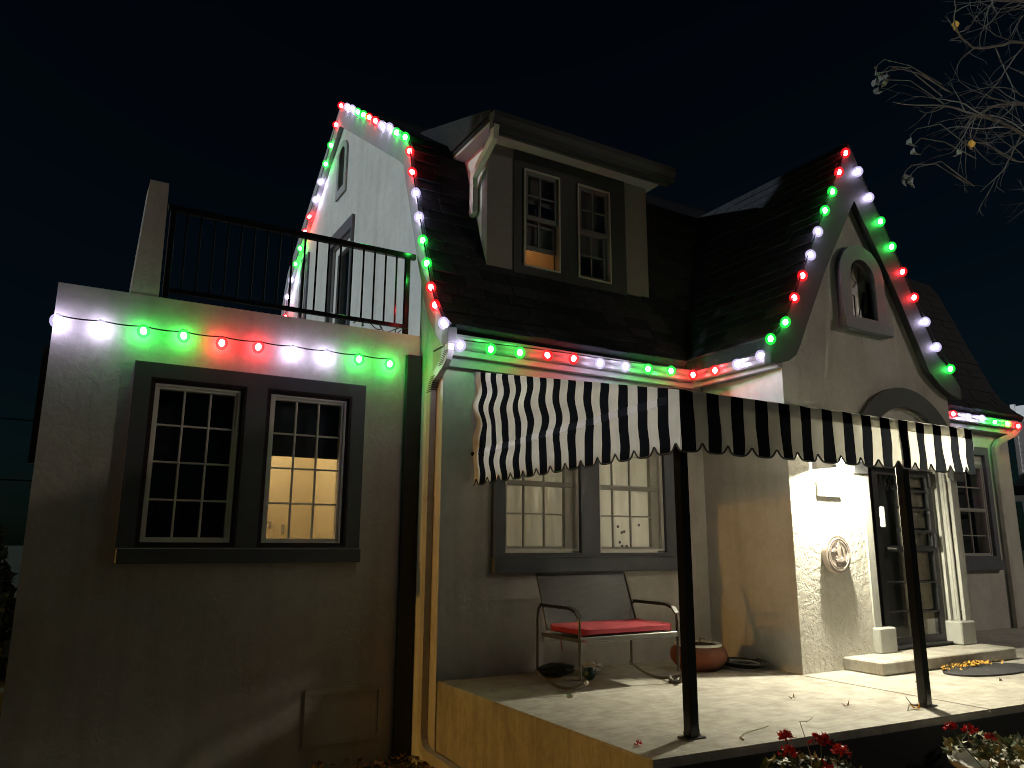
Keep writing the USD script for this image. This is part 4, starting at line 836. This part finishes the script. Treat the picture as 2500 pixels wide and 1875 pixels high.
b = B(); b.tube([(0.18, -0.03, 0.01), (0.02, 0.0, 0.03), (-0.08, -0.05, 0.008)], [0.007, 0.006, 0.004], 6); b.tube([(0.05, 0.0, 0.025), (0.03, 0.03, 0.08)], [0.005, 0.003], 6); obj('stem', b, 'bark', tw)

# ------------------------------------------------------------------ geraniums in front of the porch
def geranium(name, lab, loc, heads, pot_mat, rim_r, spread, n_leaf, lean=(0, 0), pale=0.3, hrim=0.6):
    t = thing(name, lab, 'flower pot', loc)
    b = B(); b.lathe([(0, 0.0), (rim_r * .55, 0.0), (rim_r * .6, 0.05), (rim_r * .5, 0.10), (rim_r * .7, 0.25), (rim_r * .95, hrim - 0.05), (rim_r, hrim - 0.03), (rim_r * 1.06, hrim - 0.03), (rim_r * 1.08, hrim), (rim_r * .98, hrim), (rim_r * .94, hrim - 0.04), (0, hrim - 0.05)], (0, 0, 0), 40); obj('pot', b, pot_mat, t, smooth=40)
    for k in range(n_leaf):
        a = rng.uniform(0, 6.3); r = rim_r * spread * math.sqrt(rng.uniform(0.02, 1)); z_ = hrim + 0.02 + rng.uniform(0, 0.13) * (1 - 0.5 * (r / (rim_r * spread)) ** 2)
        v, f = leaf_mesh(rng.uniform(0.022, 0.04), 0.5, 7); v[:, 1] *= 1.5
        b = B(); b.add(v @ rot(rng.normal(0, .5), rng.normal(0, .5), rng.uniform(0, 6.3)).T + [r * math.cos(a) + lean[0], r * math.sin(a) + lean[1], z_], f)
        obj('leaf', b, 'leaf_pale' if rng.uniform() < pale else 'leaf_green', t)
    for (hx, hy, hz, hr) in heads:
        b = B(); b.tube([(hx * .5, hy * .5, hrim - 0.02), (hx * .8, hy * .8, (hrim + hz) / 2), (hx, hy, hz)], 0.004, 5); st = obj('stem', b, 'leaf_green', t)
        b = B()
        for k in range(34):
            d = rng.normal(0, 1, 3); d /= np.linalg.norm(d); d[2] = abs(d[2]) * 0.9 - 0.25
            v, f = leaf_mesh(rng.uniform(0.012, 0.02), 0.6, 5); b.add(v @ rot(rng.normal(0, .8), rng.normal(0, .8), rng.uniform(0, 6.3)).T + np.array([hx, hy, hz]) + d * hr * rng.uniform(.55, 1) , f)
        obj('flower_head', b, 'petal', st)
    return t
geranium('geranium_pot', 'red geranium in a dark pot at the bottom edge below the porch', (3.66, 3.0, 0.14), [(-0.21, 0.0, 0.685, 0.05), (-0.19, 0.03, 0.755, 0.045), (0.05, 0.0, 0.715, 0.06), (0.205, 0.0, 0.64, 0.055), (0.12, 0.05, 0.56, 0.05), (-0.05, -0.1, 0.60, 0.03)], 'slate', 0.24, 1.2, 110, pale=0.35, hrim=0.48)
b = B(); b.tube([(3.66, 3.02, 0.64), (3.64, 3.02, 0.80), (3.60, 3.04, 0.96)], 0.0025, 5); b.tube([(3.60, 3.04, 0.96), (3.68, 3.06, 0.945), (3.78, 3.10, 0.95)], 0.002, 5)
ds = thing('dry_stalk', 'thin bent dry stalk rising out of the left geranium', 'stalk'); obj('stalk', b, 'pale_twig', ds)
geranium('geranium_pot', 'sprawling geranium with two red blooms in a white rimmed pot at lower right', (5.42, 2.92, 0.0), [(-0.52, 0.06, 0.80, 0.038), (-0.30, 0.08, 0.755, 0.048), (-0.13, 0.05, 0.70, 0.03)], 'white_pot', 0.34, 1.15, 150, pale=0.6, hrim=0.545)

# ------------------------------------------------------------------ string lights
def light_string(label, pts, colors, drop=(0, 0, -1), cable_pts=None, sag=0.0, size=1.62):
    t = thing('light_string', label, 'string lights', group=None)
    p = np.array(pts, float); cp = np.array(cable_pts if cable_pts is not None else pts, float)
    q = []
    for i in range(len(cp) - 1):
        for s_ in np.linspace(0, 1, 6)[:-1]:
            c = cp[i] * (1 - s_) + cp[i + 1] * s_; c = c + np.array([0, 0, 0.045 - sag * 4 * s_ * (1 - s_)]); q.append(c)
    q.append(cp[-1] + [0, 0, 0.045])
    b = B(); b.tube(q, 0.006, 6); obj('cable', b, 'wire', t)
    for c, k in zip(p, colors):
        pr_ = np.array([(0, -0.040), (0.014, -0.036), (0.026, -0.024), (0.032, -0.008), (0.031, 0.008), (0.024, 0.022), (0.014, 0.031), (0, 0.033)]) * size
        tl = rot(rng.normal(0, 0.22), rng.normal(0, 0.22), 0); c = np.asarray(c) + [0, 0, rng.normal(0, 0.006)]
        def put(prof_, seg):
            q_ = B(); q_.lathe(prof_, (0, 0, 0), seg); q_.v = [(x @ tl.T) + c for x in q_.v]; return q_
        b = put(pr_, 14); bl = obj('bulb', b, 'bulb_' + k, t, smooth=True, label={'R': 'glowing red bulb', 'G': 'glowing green bulb', 'W': 'glowing white bulb'}[k])
        b = put(np.array([(0, -0.022), (0.012, -0.016), (0.0165, 0.0), (0.011, 0.014), (0, 0.019)]) * size, 10); obj('core', b, 'core_' + k, bl, smooth=True)
        b = put([(0, 0.031 * size), (0.010, 0.031 * size), (0.010, 0.056), (0, 0.056)], 8); obj('socket', b, 'wire', t)
    return t
light_string('string of ten coloured bulbs along the left wing wall', [(-0.195 + 0.3108 * k, 6.825, 3.613) for k in range(10)], 'WWGGRRWWGG', sag=0.012)
s1 = 2.872 / 2.84
rr = [(10.205, 7.634), (10.422, 7.435), (10.655, 7.241), (10.887, 7.049), (11.161, 6.889), (11.38, 6.70), (11.621, 6.506), (11.847, 6.314), (12.058, 6.119), (12.252, 5.872), (12.30, 5.55)]
rr = [(9.989, 7.847)] + rr
light_string('string of bulbs down the far rake of the gable above the railing', [(2.872, y * s1, 1.9 + (z - 1.9) * s1) for y, z in rr], 'RGGWWRRGGWWR')
ft_ = [(9.786, 8.055), (9.484, 7.869), (9.233, 7.698), (9.0, 7.534), (8.756, 7.364), (8.512, 7.203), (8.272, 7.029), (8.02, 6.853), (7.759, 6.672), (7.522, 6.502), (7.249, 6.311)]
light_string('string of bulbs on the upper sloping rake from gable ridge to the roof break', [(2.872, y * s1, 1.9 + (z - 1.9) * s1) for y, z in ft_], 'RWWGGRRWWGG')
fr_ = [(7.101, 6.066), (7.011, 5.771), (6.888, 5.471), (6.783, 5.182), (6.668, 4.884), (6.55, 4.598), (6.433, 4.311), (6.328, 4.108), (6.124, 3.883)]
light_string('string of bulbs down the steep near rake of the gable to the gutter', [(2.872, y * s1, 1.9 + (z - 1.9) * s1) for y, z in fr_], 'RRWWGGRRW')
me = [(3.052, 3.72), (3.378, 3.729), (3.703, 3.74), (4.022, 3.747), (4.342, 3.753), (4.674, 3.749), (5.01, 3.757), (5.321, 3.768), (5.649, 3.774), (5.975, 3.779)]
s2 = 6.01 / 6.2
light_string('string of bulbs along the front gutter above the striped awning', [(x * s2, 6.01, 1.9 + (z - 1.9) * s2) for x, z in me], 'WGGRRWWGGR')
light_string('three bulbs on the short side gutter left of the entrance gable', [(5.825, y * 0.992, 1.9 + (z - 1.9) * 0.992) for y, z in ((5.762, 3.729), (5.446, 3.732), (5.135, 3.745))], 'RWW')
s3 = 4.925 / 4.96
pl_ = [(7.28, 6.29), (7.133, 6.015), (6.981, 5.742), (6.826, 5.463), (6.678, 5.194), (6.527, 4.904), (6.376, 4.64), (6.223, 4.362), (6.063, 4.093), (5.829, 3.886)]
light_string('string of bulbs down the left rake of the entrance gable', [(x * s3, 4.925, 1.9 + (z - 1.9) * s3) for x, z in pl_], 'RRGGWWRRGG')
pr2 = [(7.483, 6.109), (7.641, 5.831), (7.812, 5.567), (7.976, 5.298), (8.137, 5.019), (8.313, 4.744), (8.486, 4.463), (8.655, 4.187), (8.889, 3.955)]
light_string('string of bulbs down the right rake of the entrance gable', [(x * s3, 4.925, 1.9 + (z - 1.9) * s3) for x, z in pr2], 'WWGGRRWWG')
light_string('string of bulbs along the gutter right of the entrance', [(x * 6.06 / 6.1, 6.06, 1.9 + (z - 1.9) * 6.06 / 6.1) for x, z in ((10.874, 3.75), (11.242, 3.742), (11.602, 3.741), (11.95, 3.738), (12.296, 3.738), (12.60, 3.72))], 'RWWGGR')

# ------------------------------------------------------------------ bare tree at the right
tree = thing('bare_tree', 'leafless pale-barked tree reaching thin twigs over the entrance gable', 'tree', (10.9, 3.3, 0))
tb = B()
tb.tube([(0, 0, -0.05), (0.03, 0.02, 1.0), (-0.02, 0.05, 2.5), (0.05, 0.1, 4.2), (0.0, 0.12, 6.0), (-0.2, 0.15, 7.6), (-0.25, 0.2, 9.2)], [0.19, 0.16, 0.14, 0.12, 0.10, 0.07, 0.03], 12); obj('trunk', tb, 'bark', tree, smooth=True)
limbs, twigs = B(), B()
def grow(p, d, length, r, depth, into):
    n = max(3, int(length / 0.07)); pts = [np.array(p, float)]; d = np.array(d, float); d /= np.linalg.norm(d); rs = [r]; kids = []
    for i in range(n):
        d = d + rng.normal(0, 0.10, 3) + np.array([0, 0, -0.022 * depth]); d /= np.linalg.norm(d)
        pts.append(pts[-1] + d * length / n); rs.append(r * (1 - 0.75 * (i + 1) / n))
        if depth < 4 and rng.uniform() < (0.50, 0.34, 0.24, 0.12)[depth] and i > 0: kids.append((pts[-1], d.copy(), rs[-1]))
    into.tube(pts, rs, 6 if depth < 2 else 4, cap=False)
    for (q, dd, rq) in kids:
        a = rng.normal(0, 1, 3); a -= dd * (a @ dd); a /= np.linalg.norm(a); a[1] *= 0.55
        nd = dd * 0.75 + a * rng.uniform(0.5, 0.9); grow(q, nd, length * rng.uniform(0.3, 0.55), max(0.0020, rq * 0.55), depth + 1, twigs)
O = np.array([10.9, 3.3, 0])
for k, (pp, r0) in enumerate((([(10.9, 3.42, 6.4), (10.0, 3.7, 6.9), (9.3, 3.85, 6.95), (8.9, 3.95, 6.9)], 0.026), ([(10.85, 3.4, 5.7), (9.9, 3.7, 6.2), (9.2, 3.85, 6.45), (8.4, 3.95, 6.55)], 0.028),
        ([(10.9, 3.4, 7.2), (9.8, 3.6, 7.7), (8.9, 3.8, 7.6), (8.2, 3.9, 7.3)], 0.024), ([(10.9, 3.4, 5.2), (10.0, 3.6, 5.75), (9.2, 3.8, 6.0)], 0.024), ([(10.8, 3.4, 8.0), (9.6, 3.6, 8.3), (8.6, 3.8, 8.0)], 0.024))):
    P_ = np.array(pp) - O; ts = np.linspace(0, 1, len(P_)); tq = np.linspace(0, 1, 14); Q = np.stack([np.interp(tq, ts, P_[:, j]) for j in range(3)], 1) + rng.normal(0, 0.015, (14, 3)) * np.linspace(0, 1, 14)[:, None]
    limbs.tube(Q, np.linspace(r0, r0 * 0.5, 14), 8, cap=False)
    for i in range(5, 14):
        for _ in range(2 if i > 8 else 1):
            if rng.uniform() < 0.55:
                d = Q[i] - Q[i - 1]; d /= np.linalg.norm(d); a = rng.normal(0, 1, 3); a[2] -= 0.35; a[1] *= 0.5; grow(Q[i], d * 0.9 + a * 0.55, rng.uniform(0.5, 1.0), r0 * 0.30, 1, twigs)
    grow(Q[-1], Q[-1] - Q[-2], 1.1, r0 * 0.5, 0, twigs)
obj('limb', limbs, 'bark', tree, smooth=True)
obj('twigs', twigs, 'bark', tree, kind='stuff')
dl = B(); yl = B()
for k, (x_, y_, z_) in enumerate(((6.50, 4.0, 6.50), (6.56, 4.0, 6.40), (6.46, 4.02, 6.30), (6.66, 4.0, 6.45), (6.40, 4.0, 6.18), (6.86, 4.0, 5.82), (6.94, 4.0, 5.76), (6.78, 4.02, 5.42), (6.86, 4.0, 5.40), (7.80, 4.0, 5.95))):
    v, f = leaf_mesh(rng.uniform(0.045, 0.065), 0.9, 3); v = v @ rot(rng.normal(0, .5), 1.3 + rng.normal(0, .3), rng.uniform(0, 6.3)).T
    lp_ = np.array([x_, y_, z_]) - O + rng.normal(0, 0.02, 3); dl = B(); dl.add(v + lp_, f); dl.tube([lp_, lp_ + [0.03, 0, 0.09], lp_ + [0.16, 0.0, 0.20], lp_ + [0.55, -0.02, 0.26 + 0.05 * (k % 3)], lp_ + [1.1, -0.03, 0.22]], [0.0022, 0.0026, 0.0035, 0.005, 0.007], 5); obj('dead_leaf', dl, 'dry_leaf', tree)
for (x_, y_, z_) in ((8.02, 3.98, 6.12), (8.05, 4.0, 7.6)):
    v, f = leaf_mesh(0.055, 0.4, 3); yl = B(); yl.add(v @ rot(0.9, .5, 1).T + np.array([x_, y_, z_]) - O, f); obj('yellow_leaf', yl, 'yellow_leaf', tree)

# ------------------------------------------------------------------ surroundings
nb = thing('neighbour_house', 'white lap sided neighbouring house beyond the right corner', 'house', (21.0, 0, 0))
b = B(); b.box(0.03, 2.0, 0, 8, 10.25, 5.45); obj('wall', b, 'siding', nb)
for k in range(38):
    z0 = 0.05 + k * 0.14
    b = B(); b.add([(0.0, 10.2, z0), (0.0, 2, z0), (0.022, 2, z0 + 0.142), (0.022, 10.2, z0 + 0.142), (0.04, 10.2, z0), (0.04, 2, z0)], [[0, 1, 2], [0, 2, 3], [4, 5, 1], [4, 1, 0]]); obj('lap_board', b, 'siding', nb)
b = B(); b.ext(Polygon([(-0.75, 3.36), (0.05, 3.80), (0.05, 3.24), (-0.75, 3.06)]), 'y', 2.0, 10.1); obj('side_porch_roof', b, 'shingle_c', nb)
b = B(); b.box(-0.79, 2.0, 2.98, -0.75, 10.12, 3.12); obj('fascia', b, 'siding', nb)
b = B(); b.box(-0.01, 10.2, 0, 0.09, 10.3, 5.5); obj('corner_board', b, 'siding', nb)
b = B(); b.box(-0.12, 7.46, 4.75, 0.02, 7.54, 4.80); obj('fill_lamp_arm', b, 'iron', nb)
t = trimesh.creation.icosphere(2, 0.06); t.apply_translation([-0.6, 7.5, 4.75]); obj('unseen_bulb', t, 'siding_fill_bulb', nb)  # added out of view to brighten the siding
b = B(); b.tube([(0.0, 7.5, 4.78), (-0.6, 7.5, 4.86), (-0.6, 7.5, 4.80)], 0.015, 6); obj('fill_lamp_arm', b, 'iron', nb)
t = trimesh.creation.icosphere(2, 0.06); t.apply_translation([-0.45, 7.5, 2.6]); obj('unseen_bulb', t, 'siding_fill_bulb', nb)  # second unseen bulb added for the siding

nb2 = thing('added_lantern_house', 'unseen house added at left to block low moonlight, carrying a wall lantern', 'house', (-9.0, 0, 0))  # added house, its height set to block low moonlight from the porch
b = B(); b.box(-6, 1.5, 0, -0.2, 14, 5.2); b.ext(Polygon([(1.2, 5.2), (14.3, 5.2), (11.3, 5.66), (4.2, 5.66)]), 'x', -6.2, -0.1); obj('wall', b, 'stucco', nb2)
b = B(); b.ext(Polygon([(-0.2, 3.02), (1.7, 3.02), (1.7, 3.10), (-0.2, 3.5)]), 'y', 2.0, 13.5); obj('lantern_cutoff_roof', b, 'flat_roof', nb2)  # added roof that cuts the lantern's light off the gable
b = B(); b.box(-0.2, 7.02, 2.95, 0.0, 7.08, 3.01); b.box(-0.2, 6.98, 2.55, -0.17, 7.12, 3.1); b.lathe([(0, 3.0), (0.10, 2.97), (0.10, 2.96), (0, 2.96)], (0, 7.05, 0), 16); obj('lantern_bracket', b, 'iron', nb2)
t = trimesh.creation.icosphere(3, 0.05); t.apply_translation([0.0, 7.05, 2.9]); obj('unseen_bulb', t, 'yard_bulb', nb2, smooth=True)

mp = thing('added_shade_pine', 'unseen tall pine added at left to shade the entrance roof from moonlight', 'tree', (-5.0, 8.15, 0))  # added out of view to keep moonlight off the entrance roof
b = B(); b.tube([(0, 0, 0), (0, 0, 3), (0, -0.1, 6), (0, -0.45, 8.0), (0, -0.6, 10.2)], [0.16, 0.13, 0.10, 0.07, 0.02], 10); obj('trunk', b, 'bark', mp)
r2 = np.random.default_rng(8); b = B()
for k in range(2600):
    u = r2.uniform(0, 1); z_ = 6.85 + 3.3 * u; rad = 0.92 * math.sqrt(r2.uniform(0, 1)) * (1 - 0.45 * u ** 3) * (0.75 + 0.25 * min(1, u * 6)); a = r2.uniform(0, 6.3)
    v, f = leaf_mesh(r2.uniform(0.07, 0.15), 0.4, 5); b.add(v @ rot(r2.normal(0, .9), r2.normal(0, .9), r2.uniform(0, 6.3)).T + [rad * math.cos(a), -0.62 + rad * math.sin(a) * 0.9, z_], f)
obj('crown', b, 'evergreen', mp)
st_ = thing('added_street_lamp', 'street lamp added out of view, its pale globe filling light on the house front', 'street lamp', (17.0, -2.5, 0))  # added as fill to lift the dim entrance front
b = B(); b.tube([(0, 0, 0), (0, 0, 0.5), (0, 0, 6.7)], [0.12, 0.08, 0.05], 12); obj('pole', b, 'iron', st_)
t = trimesh.creation.icosphere(3, 0.5); t.apply_translation([0, 0, 7.1]); obj('globe', t, 'fill_bulb', st_, smooth=True)

def shrub(label, loc, rx, rz, n, seed):
    r2 = np.random.default_rng(seed); t = thing('evergreen_shrub', label, 'shrub', loc)
    b = B(); b.tube([(0, 0, 0), (0.02, 0, rz * 0.6), (0, 0, rz * 1.3)], [0.08, 0.05, 0.02], 8); obj('trunk', b, 'bark', t)
    b = B()
    for k in range(n):
        u = r2.uniform(0, 1); z_ = 0.15 + u * rz * 2; rad = rx * (1 - 0.75 * u) * r2.uniform(0.2, 1.05); a = r2.uniform(0, 6.3)
        v, f = leaf_mesh(r2.uniform(0.08, 0.2), 0.4, 5); b.add(v @ rot(r2.normal(0, .8), r2.normal(0, .8), r2.uniform(0, 6.3)).T + [rad * math.cos(a), rad * math.sin(a), z_], f)
    obj('crown', b, 'evergreen', t)
shrub('dark evergreen silhouette at the left edge behind the wing', (-2.0, 14.5, 0), 1.25, 2.0, 1600, 3)
shrub('low dark shrub silhouette hard against the left wing corner', (-1.05, 13.6, 0), 0.9, 1.0, 1000, 4)
for k, (z_, lab) in enumerate(((4.02, 'upper black overhead wire crossing the sky left of the house'), (2.95, 'lower black overhead wire behind the dark shrubs at left'))):
    wv = thing('overhead_wire', lab, 'wire'); b = B(); tt = np.linspace(0, 1, 24)
    b.tube(np.stack([-26 + 50 * tt, 15.0 + 2 * tt, z_ + 0.25 - 1.0 * tt * (1 - tt) * 1.0], 1), 0.014, 5); obj('cable', b, 'wire', wv)
lt = B()
ll = thing('leaf_litter', 'reddish leaf litter on the ground at the downpipe foot', 'leaves', (2.55, 6.4, 0.0), kind='stuff')
for k in range(220):
    v, f = leaf_mesh(rng.uniform(0.02, 0.04)); lt.add(v @ rot(rng.normal(0, .4), rng.normal(0, .4), rng.uniform(0, 6.3)).T + [rng.normal(0, 0.35), rng.normal(0, 0.3), 0.03 + rng.uniform(0, 0.03)], f)
obj('leaves', lt, 'brown_leaf', ll)
